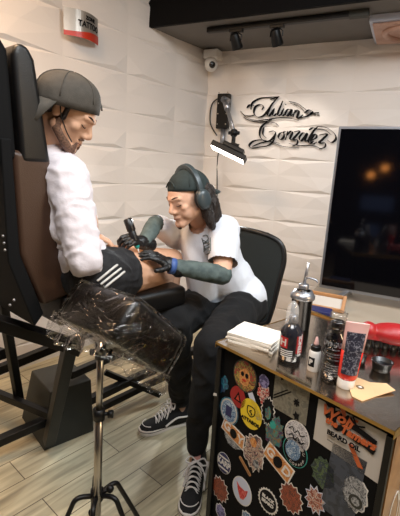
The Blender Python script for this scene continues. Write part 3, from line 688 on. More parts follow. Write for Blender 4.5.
# napkins
p = wt(256, 341); nap = thing('napkin_stack', 'stack of white paper napkins at the left end of the worktop', 'napkins', tuple(p))
ax_ = (wt(277, 352)-wt(232, 338)).normalized(); ay_ = V((-ax_.y, ax_.x, 0))
rd = random.Random(2)
for i in range(5):
    bm = new(); z = i*.0062+.0002; o_ = p+V((0, 0, z)); jx = rd.uniform(-.004, .004); rot_ = Matrix.Rotation(rd.uniform(-.05, .05), 3, 'Z'); ex, ey = rot_@ax_, rot_@ay_
    n_ = 8; vs = []; fs = []
    for a_ in range(n_+1):
        for b_ in range(n_+1):
            u = (a_/n_-.5)*.158; v = (b_/n_-.5)*.125
            vs.append(o_+ex*(u+jx)+ey*v+V((0, 0, .006+.0018*noise.noise(V((u*30, v*30, i*.2))) if True else 0)))
    m_ = len(vs)
    vs += [V((q.x, q.y, o_.z)) for q in vs]
    for a_ in range(n_):
        for b_ in range(n_):
            q = a_*(n_+1)+b_; fs.append((q, q+n_+1, q+n_+2, q+1)); fs.append((m_+q, m_+q+1, m_+q+n_+2, m_+q+n_+1))
    rim = [b_ for b_ in range(n_+1)]+[a_*(n_+1)+n_ for a_ in range(1, n_+1)]+[n_*(n_+1)+b_ for b_ in range(n_-1, -1, -1)]+[a_*(n_+1) for a_ in range(n_-1, 0, -1)]
    for k in range(len(rim)): a0, b0 = rim[k], rim[(k+1) % len(rim)]; fs.append((a0, b0, m_+b0, m_+a0))
    addfaces(bm, vs, fs); obj('napkin', bm, 'paper', nap, True if False else False)
# black/red spray bottle
lab_r = mat('label_red', (178, 34, 34), .4); M['lab_r'] = lab_r
M['darkgloss'] = mat('dark_glossy_plastic', (34, 34, 40), .18, coat=.6)
p = wt(289, 358)
t = thing('spray_bottle', 'dark bottle with red lettering and clear cap beside the napkins', 'bottle', tuple(p))
bm = new(); lathe(bm, [(.030, 0), (.034, .004), (.0345, .08), (.033, .092), (.018, .112), (.013, .116), (.013, .124)], p, n=32); obj('bottle_body', bm, 'darkgloss', t, True)
vdir = (CAMP-p); vdir.z = 0; vdir.normalize(); side = V((-vdir.y, vdir.x, 0))
def wraplabel(bm, c, rr, a0, a1, z0, z1, n=10, mi=0, th=.0012):
    vs = []; fs = []
    for i in range(n+1):
        a = R(a0+(a1-a0)*i/n); d = vdir*math.cos(a)+side*math.sin(a)
        for q in (rr, rr+th):
            vs += [c+d*q+V((0, 0, z0)), c+d*q+V((0, 0, z1))]
    for i in range(n):
        a = i*4; b = a+4; fs += [(a, b, b+1, a+1), (a+2, a+3, b+3, b+2), (a, a+2, b+2, b), (a+1, b+1, b+3, a+3)]
    fs += [(0, 1, 3, 2), (n*4, n*4+2, n*4+3, n*4+1)]
    addfaces(bm, vs, fs, mi)
def wraptext(bm, s, size, c, rr, a0, z, mi=0, sx=1, rotate=False, bold=.0008):
    b2 = new(); mx = Matrix.Rotation(R(90), 4, 'Z') if rotate else I4
    textmesh(b2, s, size, mx, .0006, sx=sx, bold=bold)
    for v in b2.verts:
        a = v.co.x/rr+R(a0); d = vdir*math.cos(a)+side*math.sin(a)
        v.co = c+d*(rr+v.co.z)+V((0, 0, z+v.co.y))
    me = bpy.data.meshes.new('t'); b2.to_mesh(me); 
    for q in me.polygons: q.material_index = mi
    bm.from_mesh(me); b2.free()
bm = new(); wraplabel(bm, p, .0346, -58, -14, .045, .078, mi=0); wraplabel(bm, p, .0346, 30, 70, .03, .085, mi=0); wraptext(bm, 'H', .03, p, .036, -36, .061, 1); wraptext(bm, 'STENCIL', .018, p, .036, 50, .056, 1, rotate=True)
for z in (.018, .024, .030, .036): wraplabel(bm, p, .0346, -50, 14, z, z+.002, mi=1)
obj('label', bm, ['lab_r', 'inkwhite'], t)
bm = new(); lathe(bm, [(.014, .118), (.0145, .122), (.012, .138), (.006, .142)], p); obj('neck', bm, 'silver', t, True)
bm = new(); lathe(bm, [(.019, .116), (.019, .15), (.016, .168), (.006, .182), (.002, .184)], p-side*.004, n=24); obj('clear_cap', bm, 'clear', t, True)
# steel pump bottle
p = wt(299, 328)
t = thing('pump_bottle', 'dark steel pump bottle at the back of the worktop', 'bottle', tuple(p))
M['darksteel'] = mat('dark_steel', (38, 36, 35), .2, metal=.9)
bm = new(); lathe(bm, [(.032, 0), (.035, .004), (.036, .11), (.041, .115), (.041, .122), (.036, .128), (.030, .140), (.016, .146), (.016, .158)], p, n=32); obj('bottle_body', bm, 'darksteel', t, True)
bm = new(); lathe(bm, [(.0405, .112), (.0425, .114), (.0425, .124), (.0385, .13), (.031, .142)], p, n=32); lathe(bm, [(.017, .146), (.018, .150), (.018, .162), (.013, .166)], p); obj('collar', bm, 'silver', t, True)
bm = new(); tube(bm, [p+V((0, 0, .16)), p+V((.006, 0, .242))], .0055, 12); tube(bm, [p+V((0, 0, .178)), p+V((0, 0, .186))-side*0+V((.012, 0, .003)), p+V((.036, 0, .186)), p+V((.046, 0, .178))], .0035, 8, smooth=4); obj('pump', bm, 'silver', t, True)
def grow(t, k, o):
    for c in t.children:
        for v in c.data.vertices: v.co = o+(v.co-o)*k
grow(t, 1.03, p)
# white dropper bottle
p = wt(313, 370)
t = thing('dropper_bottle', 'small white dropper bottle with black collar', 'bottle', tuple(p))
bm = new(); lathe(bm, [(.0125, 0), (.014, .002), (.014, .045), (.012, .050), (.008, .053)], p); obj('bottle_body', bm, 'white', t, True)
bm = new(); lathe(bm, [(.0105, .050), (.0115, .051), (.0115, .061), (.009, .063)], p); obj('collar', bm, 'black_plastic', t, True)
bm = new(); lathe(bm, [(.006, .062), (.0055, .068), (.0022, .082), (.001, .083)], p); obj('nozzle', bm, 'clearpink', t, True)
bm = new(); wraplabel(bm, p, .0141, -60, 0, .014, .036); wraptext(bm, 'P', .016, p, .0154, -32, .025, 1); obj('label', bm, ['inkblack', 'inkwhite'], t)
grow(t, 1.25, p)
# wrapped ink bottle
p = wt(331, 376)
t = thing('ink_bottle', 'tall black bottle wrapped in clear film left of the red tube', 'bottle', tuple(p))
bm = new(); lathe(bm, [(.022, 0), (.0245, .003), (.0245, .095), (.021, .105), (.014, .112), (.013, .118), (.016, .119), (.016, .136), (.013, .139)], p, n=28); obj('bottle_body', bm, 'ink', t, True)
bm = new()
for i, z in enumerate((.012, .019, .024, .030, .036, .050, .058, .064, .075)): wraplabel(bm, p, .0247, -52+((i*7) % 12), 48-((i*11) % 30), z, z+.0022)
wraptext(bm, 'DYNAMIC', .015, p, .0262, 0, .088, 0); obj('label', bm, 'a_grey', t)
bm = new(); lathe(bm, [(.027, .001), (.0275, .03), (.0265, .07), (.0275, .10), (.022, .118), (.024, .132), (.017, .150), (.019, .158)], p, n=28)
for v in bm.verts: v.co += (v.co-p).normalized()*.0022*noise.noise(v.co*90)
obj('film_wrap', bm, 'film', t, True)
grow(t, 1.2, p)
# red tube standing on its cap
p = wt(345, 386)
t = thing('red_tube', 'clear squeeze tube of red gel with dark label standing on its cap', 'tube', tuple(p))
M['redgel'] = mat('red_gel', (226, 46, 34), .25, coat=.5)
tl = (V((.07, 0, 1))+vdir*0).normalized()
def flat(zs, m, nm, off=0):
    bm = new(); rings = []
    for z, w, d in zs:
        c = p+V((.05*z, 0, z))
        rings.append([bm.verts.new(c+side*w*math.cos(2*PI*j/28)+vdir*d*math.sin(2*PI*j/28)) for j in range(28)])
    for X, Y in zip(rings, rings[1:]):
        for j in range(28): bm.faces.new((X[j], X[(j+1) % 28], Y[(j+1) % 28], Y[j]))
    bm.faces.new(rings[0][::-1]); bm.faces.new(rings[-1]); return obj(nm, bm, m, t, True)
flat([(0, .017, .017), (.002, .018, .018), (.020, .018, .018), (.021, .017, .017)], 'white', 'cap')
flat([(.0205, .017, .017), (.026, .0205, .019), (.06, .0215, .0165), (.085, .022, .0135)], 'redgel', 'gel')
flat([(.085, .022, .0135), (.11, .0228, .009), (.130, .0232, .004), (.146, .0236, .0016), (.148, .0236, .0015)], 'clearpink', 'tube_body')
bm = new()
vs = []; fs = []; nn = 10; zz = [.036+.092*i/12 for i in range(13)]
for z in zz:
    dep_ = .019+(z-.026)*(-.13) if z < .085 else .0135-(z-.085)*.18; ww = .0205+(z-.026)*.03
    for j in range(nn+1):
        s_ = -.85+1.7*j/nn; vs.append(p+V((.05*z, 0, z))-side*0+side*ww*s_*.92+vdir*(max(dep_, .003)*math.sqrt(max(1-(s_*.92)**2, 0))+.0032))
m_ = len(vs); vs += [v-vdir*.0008 for v in vs]
for i in range(12):
    for j in range(nn): q = i*(nn+1)+j; fs += [(q, q+1, q+nn+2, q+nn+1), (m_+q, m_+q+nn+1, m_+q+nn+2, m_+q+1)]
M['lab_dark'] = art('tube_label', [(28, 30, 44), (44, 44, 60), (30, 32, 46), (120, 120, 130)], 130)
addfaces(bm, vs, fs); obj('label', bm, 'lab_dark', t, True); grow(t, 1.25, p)
# card tag
p = wt(364, 389)
M['smudge'] = mat('smudge', (120, 100, 70), .8, noise_amt=.4, nscale=60)
ct = thing('card_tag', 'brown card tag with a hole lying on the worktop', 'tag', tuple(p))
c_ = wt(357, 388); b_ = [wt(*q) for q in ((350, 380), (354, 377.5), (360, 379), (370, 383), (386, 386), (395, 393), (376, 397), (362, 402), (352, 397), (349, 388))]
bm = new(); n_ = len(b_); vs = [q+V((0, 0, .0006+(.006 if i in (4, 5) else 0))) for i, q in enumerate(b_)]; addfaces(bm, vs+[q+V((0, 0, .0018)) for q in vs], [tuple(range(n_-1, -1, -1)), tuple(range(n_, 2*n_))]+[(i, (i+1) % n_, n_+(i+1) % n_, n_+i) for i in range(n_)]); obj('card', bm, 'card', ct)
bm = new(); prism(bm, ngon(0, 0, .0105, .0105, 24, -.15, 3), frame((1, 0, 0), (0, 1, 0), (0, 0, 1), wt(360, 388)+V((0, 0, .0025))), .0004); obj('ink_ring', bm, 'smudge', ct)
bm = new(); lathe(bm, [(.0045, .0028), (.005, .0032), (.0035, .004)], wt(360, 388), n=16); obj('eyelet', bm, 'white', ct, True)
# small dishes
def cup(px, py, lab, r_=.022, h=.024):
    q = wt(px, py); t = thing('ink_cup', lab, 'cup', tuple(q), )
    bm = new(); lathe(bm, [(r_*.8, 0), (r_*.85, .002), (r_, h), (r_*1.06, h), (r_*1.06, h+.002), (r_*.95, h+.002), (r_*.78, .005), (.001, .005)], q, n=28); obj('cup_body', bm, 'black_plastic', t, True)
    bm = new(); lathe(bm, [(.001, h*.6), (r_*.88, h*.6), (r_*.88, h*.62), (.001, h*.62)], q, n=24); obj('ink', bm, 'ink', t, True)
cup(381, 370, 'black ink cup in front of the red topped rack', .029, .028)
cup(361, 362, 'smaller black ink cup close behind the red tube', .014, .02)
# red caddy with black bottles beneath
p = wt(388, 352)
t = thing('bottle_caddy', 'red topped rack holding small black bottles', 'rack', tuple(p))
zr = .9; L0 = atz(369, 338, .885); L1 = atz(414, 345, .885)
dx = (L1-L0).normalized(); dy = V((-dx.y, dx.x, 0)); mr_ = frame(dx, dy, V((0, 0, 1)), L0)
bm = new()
ell(bm, mr_@V((.085, .035, .014)), (.085, .05, .036), Matrix((dx, dy, V((0, 0, 1)))).transposed())
ell(bm, mr_@V((.0, .03, .016)), (.028, .036, .030), Matrix((dx, dy, V((0, 0, 1)))).transposed())
box(bm, (-.005, .0, -.006), (.16, .07, .004), mr_); blob('red_top', bm, 'red', t, .003, 3)
for k in range(6):
    bm = new(); q = mr_@V((.004+k*.026, .014, 0)); lathe(bm, [(.010, -.035), (.0105, -.012), (.006, -.008), (.006, -.004)], V((q.x, q.y, .885)), n=14); obj('hanging_bottle', bm, 'black_plastic', t, True)
for x in (.0, .15):
    for y in (.012, .06):
        bm = new(); q = mr_@V((x, y, 0)); cyl(bm, (q.x, q.y, ZT), (q.x, q.y, .882), .004, n=10); obj('rack_leg', bm, 'steel', t)

# ------------------------------------------------------------------ tattoo chair
ca_ = V((math.sin(R(14)), math.cos(R(14)), 0)); cs_ = V((ca_.y, -ca_.x, 0))
def ch(a, s, z): return ca_*a+cs_*s+V((0, 0, z))
chair = thing('tattoo_chair', 'raised black tattoo chair with brown padded back holding the seated client', 'chair', tuple(ch(.9, -1.5, 0)))
def slab(bm, prof, s0, s1):
    n = len(prof); vs = [ch(a, s0, z) for a, z in prof]+[ch(a, s1, z) for a, z in prof]
    addfaces(bm, vs, [tuple(range(n-1, -1, -1)), tuple(range(n, 2*n))]+[(i, (i+1) % n, n+(i+1) % n, n+i) for i in range(n)])
sR, sL = -1.27, -1.72
bm = new(); slab(bm, [(.80, .93), (.70, 1.42), (.575, 1.43), (.585, 1.10), (.66, .90)], sL, sR); obj('backrest', bm, 'vinyl', chair, bevel=.02, seg=3)
bm = new(); slab(bm, [(.655, .88), (.58, 1.10), (.568, 1.46), (.535, 1.46), (.54, 1.08), (.62, .84)], sL-.01, sR+.012); obj('back_shell', bm, 'black_matte', chair, bevel=.006)
bm = new(); slab(bm, [(.70, 1.39), (.655, 1.70), (.635, 1.735), (.60, 1.74), (.585, 1.70), (.60, 1.39)], sL+.04, sR+.005); obj('headrest', bm, 'vinyl2', chair, bevel=.018, seg=3)
bm = new(); slab(bm, [(.59, 1.40), (.575, 1.71), (.55, 1.75), (.50, 1.75), (.48, 1.70), (.50, 1.36)], sL+.04, sR+.0); obj('headrest_shell', bm, 'black_matte', chair, bevel=.018, seg=3)
bm = new(); slab(bm, [(.72, .80), (.74, .92), (1.28, .94), (1.30, .84)], sL, sR); obj('seat', bm, 'vinyl2', chair, bevel=.025, seg=3)
# leg rest under the knees
lp = at(150, 291, 1.74)
lx = (at(170, 286, 1.75)-at(125, 300, 1.6)); lx.z = 0; lx.normalize(); ly = V((-lx.y, lx.x, 0))
bm = new(); mz = frame(lx, ly, V((0, 0, 1)), lp); box(bm, (-.16, -.08, -.075), (.15, .20, .018), mz); obj('leg_rest', bm, 'vinyl2', chair, bevel=.025, seg=3)
bm = new(); bar(bm, lp+V((-.05, .06, -.05)), ch(1.2, -1.4, .80), .04, .04); obj('leg_rest_arm', bm, 'black_metal', chair)
# frame
fx = {}
P = lambda px, py, d: at(px, py, d)
rl = [P(70, 345, 1.56), P(49, 442, 1.95)]
def beam(nm, a, b, w=.04, h=.05): bm = new(); bar(bm, a, b, w, h); obj(nm, bm, 'black_metal', chair, bevel=.003)
beam('frame_leg', rl[0], rl[1], .05, .045)
beam('frame_leg', P(2, 300, 1.75), P(20, 404, 2.1), .04, .03)
beam('seat_beam', P(-16, 318, 1.55), P(82, 349, 1.58), .05, .05)
beam('cross_bar', P(-16, 388, 2.1), P(50, 415, 1.95), .035, .035)
beam('floor_rail', P(-12, 446, 1.86), P(56, 416, 2.02), .045, .04)
beam('floor_rail', P(56, 416, 2.02), P(205, 345, 2.9), .045, .04)
beam('upper_rail', P(-12, 374, 2.3), P(60, 345, 2.5), .05, .05)
beam('upper_rail', P(60, 345, 2.5), P(140, 312, 3.0), .05, .05)
beam('cross_bar', P(105, 372, 2.3), P(160, 395, 2.45), .03, .03)
beam('side_rail', P(70, 375, 2.05), P(150, 340, 2.6), .035, .04)
beam('side_rail', P(100, 408, 2.25), P(215, 352, 2.9), .035, .035)
beam('cross_bar', P(2, 355, 1.95), P(-14, 350, 2.05), .05, .05)
# round knobs and rivets
for px, py in ((3, 236), (4, 243), (5, 250), (10, 305), (14, 300)): bm = new(); ell(bm, P(px, py, 1.22), (.0042, .0042, .0042), nu=10, nv=6); obj('bolt', bm, 'silver', chair, True)
# pedestal box
pb = thing('pedestal_box', 'dark grey floor box under the tattoo chair', 'box', tuple(atz(70, 440, 0)))
q0 = atz(50, 449, 0); q1 = atz(94, 431, 0); bx = (q1-q0); Lb = bx.length; bx.normalize(); by = V((-bx.y, bx.x, 0)); mb = frame(bx, by, V((0, 0, 1)), q0)
bm = new(); vs = [mb@V(v) for v in ((-.03, 0, 0), (Lb, 0, 0), (Lb, .34, 0), (-.03, .34, 0), (.02, .03, .29), (Lb-.0, .03, .29), (Lb-.0, .30, .29), (.02, .30, .29))]
addfaces(bm, vs, [(0, 3, 2, 1), (4, 5, 6, 7), (0, 1, 5, 4), (1, 2, 6, 5), (2, 3, 7, 6), (3, 0, 4, 7)]); obj('housing', bm, 'boxgrey', pb, bevel=.006)
bm = new(); q = mb@V((Lb*.5, .12, .29)); lathe(bm, [(.03, 0), (.03, .015), (.018, .02), (.018, .09), (.012, .095)], q, n=16); obj('piston', bm, 'steel', pb, True)

# ------------------------------------------------------------------ armrest stand with wrapped pad
M['cushion_black'] = mat('cushion_black', (14, 12, 11), .3, bump=.1, bscale=200)
hub = at(97, 494, 1.39); top = V((hub.x, hub.y, .80))
st = thing('armrest_stand', 'chrome pole stand with a black padded armrest wrapped in clear plastic film', 'armrest', (hub.x, hub.y, 0))
lean = at(100.5, 352, 1.2)
bm = new(); cyl(bm, hub+V((0, 0, -.12)), hub.lerp(lean, .62), .0135, n=24); obj('lower_pole', bm, 'steel', st, True)
bm = new(); cyl(bm, hub.lerp(lean, .55), lean, .0105, n=24); obj('upper_pole', bm, 'steel', st, True)
bm = new(); k = hub.lerp(lean, .60); cyl(bm, k+V((0, 0, -.018)), k+V((0, 0, .018)), .019); cyl(bm, k, k+cr*.035, .006); cyl(bm, k+cr*.03, k+cr*.045, .013, n=10); obj('clamp_knob', bm, 'black_metal', st, True)
bm = new(); cyl(bm, hub+V((0, 0, -.02)), hub+V((0, 0, .018)), .022); cyl(bm, hub, hub+cr*.045+V((0, 0, .02)), .007); ell(bm, hub+cr*.045+V((0, 0, .022)), (.014, .014, .014)); obj('tripod_hub', bm, 'black_metal', st, True)
for a0 in (-150, -85, -20, 40, 110):
    d = V((math.cos(R(a0)), math.sin(R(a0)), 0)); d = cr*math.cos(R(a0))+V((-math.sin(YAW), math.cos(YAW), 0))*math.sin(R(a0)); d.z = 0; d.normalize()
    bm = new(); g0 = hub+d*.02; end = V((hub.x, hub.y, .015))+d*.20
    tube(bm, [g0, hub+d*.07+V((0, 0, .008)), hub+d*.10+V((0, 0, -.045)), end], .0085, 8, smooth=5)
    o = obj('leg', bm, 'black_metal', st, True)
    bm = new(); ell(bm, end, (.016, .016, .014)); obj('rubber_foot', bm, 'black_matte', o, True)
# bracket
bm = new(); cyl(bm, lean+V((0, 0, -.02)), lean+V((0, 0, .03)), .017); cyl(bm, lean+V((0, 0, .02)), at(112, 330, 1.28), .014); cyl(bm, lean-cr*.03, lean+cr*.035, .010); obj('tilt_bracket', bm, 'black_metal', st, True)
# cushion
Ap = at(139, 298, 1.13)
s3 = 1.13/F
def cd(x, y, z): return (cr*x+cu*y+cf*z)*s3
w1 = cd(-79, 15, 66); w2 = cd(47, -54, 66); w3 = cd(-18, -40, -16)
n1 = w1.normalized(); n2 = (w2-n1*w2.dot(n1)).normalized(); n3 = n1.cross(n2); n3 = n3 if n3.dot(w3) > 0 else -n3
l1, l2, l3 = w1.length, w2.length, .138
mp_ = frame(n1, n2, n3, Ap)
def cush(infl):
    bm = new(); N_ = 10; G = {}
    def pt(i, j, k):
        if (i, j, k) not in G:
            u, v, w = i/N_, j/N_, k/4
            P_ = V((u*l1, v*l2, w*l3))
            c = V((l1/2, l2/2, l3/2)); d = P_-c
            # rounded, softly bulging
            q = V((d.x/(l1/2), d.y/(l2/2), d.z/(l3/2)))
            bul = .010*(1-q.x**2)*(1-q.y**2)*(1 if abs(q.z) > .9 else 0)*(1 if q.z > 0 else -1)
            ex_ = V((0, 0, bul)); 
            if abs(q.x) > .99: ex_ += V((.012*(1-q.y**2)*(1-q.z**2)*(1 if q.x > 0 else -1), 0, 0))
            if abs(q.y) > .99: ex_ += V((0, .012*(1-q.x**2)*(1-q.z**2)*(1 if q.y > 0 else -1), 0))
            d2 = V((d.x*(1+infl/l1*2), d.y*(1+infl/l2*2), d.z*(1+infl/l3*2)))+ex_
            pw = mp_@(c+d2)
            if infl: pw += (pw-mp_@c).normalized()*(.004*noise.noise(pw*22)+.0025*noise.noise(pw*60))
            G[(i, j, k)] = bm.verts.new(pw)
        return G[(i, j, k)]
    for i in range(N_):
        for j in range(N_):
            for k in (0, 4): bm.faces.new((pt(i, j, k), pt(i+1, j, k), pt(i+1, j+1, k), pt(i, j+1, k)))
    for i in range(N_):
        for k in range(4):
            for j in (0, N_): bm.faces.new((pt(i, j, k), pt(i+1, j, k), pt(i+1, j, k+1), pt(i, j, k+1))); bm.faces.new((pt(j, i, k), pt(j, i+1, k), pt(j, i+1, k+1), pt(j, i, k+1)))
    return bm
obj('cushion', cush(0), 'cushion_black', st, bevel=.022, seg=3)
o = obj('film_wrap', cush(.007), 'film', st, True)
b = o.modifiers.new('b', 'BEVEL'); b.width = .02; b.segments = 3; b.angle_limit = R(40)
o['label'] = 'crinkled clear plastic film'
# loose skirt of film under the pad
bm = new(); rings = []
edge = [mp_@V((l1*1.04, -.01, l3*.9)), mp_@V((l1*.75, -.012, l3)), mp_@V((l1*.4, -.012, l3)), mp_@V((0, -.014, l3)), mp_@V((-.012, l2*.35, l3)), mp_@V((-.012, l2*.7, l3)), mp_@V((-.006, l2*1.02, l3*.95))]
E_ = catmull(edge, 12); n_ = len(E_); NR = 7
for i, q in enumerate(E_):
    row = []
    t_ = i/(n_-1); dep_ = .030+.012*math.sin(t_*9)+.012*(1-t_)
    for j in range(NR):
        s_ = j/(NR-1); wob = .012*s_*math.sin(i*.9+j*.6)+.016*s_*noise.noise(V((i*.35, j*.4, 2)))
        row.append(bm.verts.new(q+V((0, 0, -1))*dep_*s_+n3*.03*s_+(-cf)*wob+cr*(-.012*s_*(1-t_))))
    rings.append(row)
for X, Y in zip(rings, rings[1:]):
    for j in range(NR-1): bm.faces.new((X[j], Y[j], Y[j+1], X[j+1]))
o = obj('film_skirt', bm, 'film', st, True); sd = o.modifiers.new('s', 'SOLIDIFY'); sd.thickness = .0008; o['label'] = 'loose hanging plastic film'

# ------------------------------------------------------------------ office chair of the artist
cc = at(249, 275, 2.42); ox = V((.95, -.10, 0)).normalized(); oy = V((-ox.y, ox.x, 0)); ou_ = (V((0, 0, 1))+oy*.12).normalized()
oc = thing('office_chair', 'black mesh back office chair under the tattooing person', 'chair', (cc.x-.05, cc.y-.2, 0))
mo = frame(ox, ou_, ox.cross(ou_), cc)
out = [(-.19, .245), (-.08, .27), (.08, .255), (.17, .215), (.20, .13), (.19, 0), (.17, -.20), (.14, -.27), (0, -.29), (-.14, -.27), (-.17, -.20), (-.205, 0), (-.22, .14)]
sm = catmull([V((x, y, 0)) for x, y in out], 4, True)
def curve_back(x, y): return mo@V((x, y, -.5*x*x+.12*y*y))
bm = new(); tube(bm, [curve_back(v.x, v.y) for v in sm], .014, 8, closed=True); obj('back_frame', bm, 'black_plastic', oc, True)
bm = new(); nx, ny = 14, 14
import itertools
ys = [-.285+.555*i/ny for i in range(ny+1)]
def halfw(y):
    xs = [abs(v.x) for v in sm if abs(v.y-y) < .03]; return (sum(xs)/len(xs) if xs else .1) if -.26 < y < .2 else (max(.08, .20-(y-.2)*1.6) if y >= .2 else .14)
grid = [[bm.verts.new(curve_back((i/nx*2-1)*halfw(y), y)) for i in range(nx+1)] for y in ys]
for a, b in zip(grid, grid[1:]):
    for i in range(nx): bm.faces.new((a[i], a[i+1], b[i+1], b[i]))
o = obj('back_mesh', bm, 'netting', oc, True); sd = o.modifiers.new('s', 'SOLIDIFY'); sd.thickness = .004
bm = new(); tube(bm, [curve_back(-.02, -.28), curve_back(0, -.1)+oy*.03, curve_back(0, .02)+oy*.025], .02, 8, smooth=4); box(bm, (-.13, -.16, -.035), (.13, -.09, -.01), mo); obj('lumbar_bar', bm, 'black_plastic', oc, True)
sx0 = V((-.66, 1.98, 0))
bm = new(); ms_ = frame(ox, oy, V((0, 0, 1)), (sx0.x, sx0.y, .47)); ell(bm, ms_@V((0, 0, .02)), (.25, .24, .045), ms_.to_3x3()); box(bm, (-.2, -.2, -.015), (.2, .2, .03), ms_); blob('seat', bm, 'black_matte', oc, .01, 6)
bm = new(); tube(bm, [sx0+V((0, 0, .44)), sx0+oy*.28+V((0, 0, .43)), cc+ou_*-.30+oy*.02, cc+ou_*-.12+oy*.03], .022, 8, smooth=5); obj('back_support', bm, 'black_plastic', oc, True)
for s in (-1, 1):
    bm = new(); q = sx0+ox*s*.27
    tube(bm, [q-ox*s*.1+V((0, 0, .46)), q+V((0, 0, .5)), q+oy*.04+V((0, 0, .66))], .016, 8, smooth=4)
    box(bm, (-.035, -.12, 0), (.035, .12, .03), frame(ox, oy, V((0, 0, 1)), q+oy*.04+V((0, 0, .66)))); obj('armrest', bm, 'black_plastic', oc, bevel=.01)
bm = new(); cyl(bm, sx0+V((0, 0, .08)), sx0+V((0, 0, .46)), .026); obj('gas_post', bm, 'black_metal', oc, True)
for k in range(5):
    a = R(72*k+20); d = V((math.cos(a), math.sin(a), 0)); bm = new(); bar(bm, sx0+V((0, 0, .11)), sx0+d*.29+V((0, 0, .075)), .045, .03); o = obj('base_leg', bm, 'black_plastic', oc, bevel=.006)
    bm = new(); q = sx0+d*.28+V((0, 0, .03)); cyl(bm, q-V((-d.y, d.x, 0))*.02, q+V((-d.y, d.x, 0))*.02, .03, n=18); obj('castor', bm, 'black_plastic', o, True)

# ------------------------------------------------------------------ people
def fold(amp, sc, st=(1, 1, 1), seed=0):
    def f(c, n):
        q = V((c.x*st[0]*sc+seed, c.y*st[1]*sc, c.z*st[2]*sc))
        v = noise.noise(q+V((0, 0, 1))*noise.noise(q*.7)); w = noise.noise(q*2.3)
        return amp*(1-abs(v)*3.2)*.6+amp*.45*w
    return f
def head_parts(bm, H, rot, full=0):
    def e(c, r_, ro=None): ell(bm, H+rot@V(c), r_, rot if ro is None else rot@ro)
    def k(a, ra, b, rb): caps(bm, H+rot@V(a), ra, H+rot@V(b), rb)
    e((0, -.018, .038), (.074, .092, .084)); e((0, .018, .010), (.067, .070, .085)); e((0, .030, -.035), (.056, .056, .072))
    for s in (-1, 1):
        k((s*.050, -.002, -.055), .020, (s*.012, .070, -.096), .019)
        e((s*.042, .053, -.022), (.020, .021, .021)); k((s*.010, .083, .022), .0115, (s*.042, .068, .022), .010)
        e((s*.033, .067, .000), (.015, .012, .012))
        k((s*.009, .092, -.036), .009, (s*.013, .086, -.036), .0075)
        e((s*.072, -.012, -.006), (.008, .019, .030)); e((s*.078, -.018, .008), (.007, .015, .018))
    if full:
        for s in (-1, 1): e((s*.034, .040, -.050), (.031, .034, .036))
    k((0, .080, .012), .008, (0, .103, -.028), .0105); e((0, .098, -.036), (.009, .010, .007))
    k((-.020, .078, -.062), .0065, (0, .088, -.060), .0075); k((.020, .078, -.062), .0065, (0, .088, -.060), .0075)
    k((-.016, .076, -.072), .0065, (0, .085, -.073), .0080); k((.016, .076, -.072), .0065, (0, .085, -.073), .0080)
    e((0, .074, -.098), (.020, .018, .016))
def face_bits(H, rot, par):
    bm = new()
    for s in (-1, 1): tube(bm, [H+rot@V(q) for q in ((s*.019, .0795, -.005), (s*.033, .0805, -.010), (s*.047, .071, -.004))], .0016, 6, smooth=4)
    obj('eyelash', bm, 'hair', par, True)
    bm = new()
    for s in (-1, 1): tube(bm, [H+rot@V(q) for q in ((s*.014, .089, .024), (s*.032, .0815, .031), (s*.048, .066, .026))], lambda t: .0036*(1-.5*t), 6, smooth=4)
    obj('eyebrow', bm, 'hair', par, True)
    bm = new(); tube(bm, [H+rot@V(q) for q in ((-.022, .081, -.066), (0, .0950, -.0668), (.022, .081, -.066))], .0014, 6, smooth=4)
    M.setdefault('lip', mat('lip_line', (120, 62, 52), .6)); obj('mouth_line', bm, 'lip', par, True)
def hand(bm, w, fwd, up, curl, spread=.12, side=1, sc=1.0, thumb=None):
    """w wrist, fwd towards the knuckles, up = back of hand"""
    f_ = V(fwd).normalized(); u_ = V(up); u_ = (u_-f_*u_.dot(f_)).normalized(); r_ = f_.cross(u_)*side   # towards the thumb
    g = sc
    for t in (-.026, -.009, .009, .026): caps(bm, w+r_*t*.6*g, .017*g, w+f_*.085*g+r_*t*1.12*g, .0125*g)
    ell(bm, w+f_*.045*g, (.018*g,)*3)
    lens = [(.030, .075), (.010, .084), (-.011, .079), (-.031, .062)]
    for i, (o_, L_) in enumerate(lens):
        p_ = w+f_*.085*g+r_*o_*g; a = R(curl[0]); d_ = f_+r_*spread*o_/.03; d_.normalize(); rr = .0098*g*(1 if i < 3 else .88)
        for j, fr in enumerate((.45, .31, .24)):
            a = R(curl[0])+R(curl[1])*j
            dd = (d_*math.cos(a)-u_*math.sin(a)).normalized(); q_ = p_+dd*L_*fr*g
            caps(bm, p_, rr, q_, rr*.9); p_ = q_; rr *= .9
    b_ = w+f_*.022*g+r_*.028*g; th = thumb or (f_*.6+r_*.7-u_*.35); th = V(th).normalized()
    m_ = b_+th*.040*g; caps(bm, b_, .0155*g, m_, .012*g)
    e_ = m_+(th*.7+f_*.6-u_*.35).normalized()*.032*g; caps(bm, m_, .012*g, e_, .0095*g)
    return p_

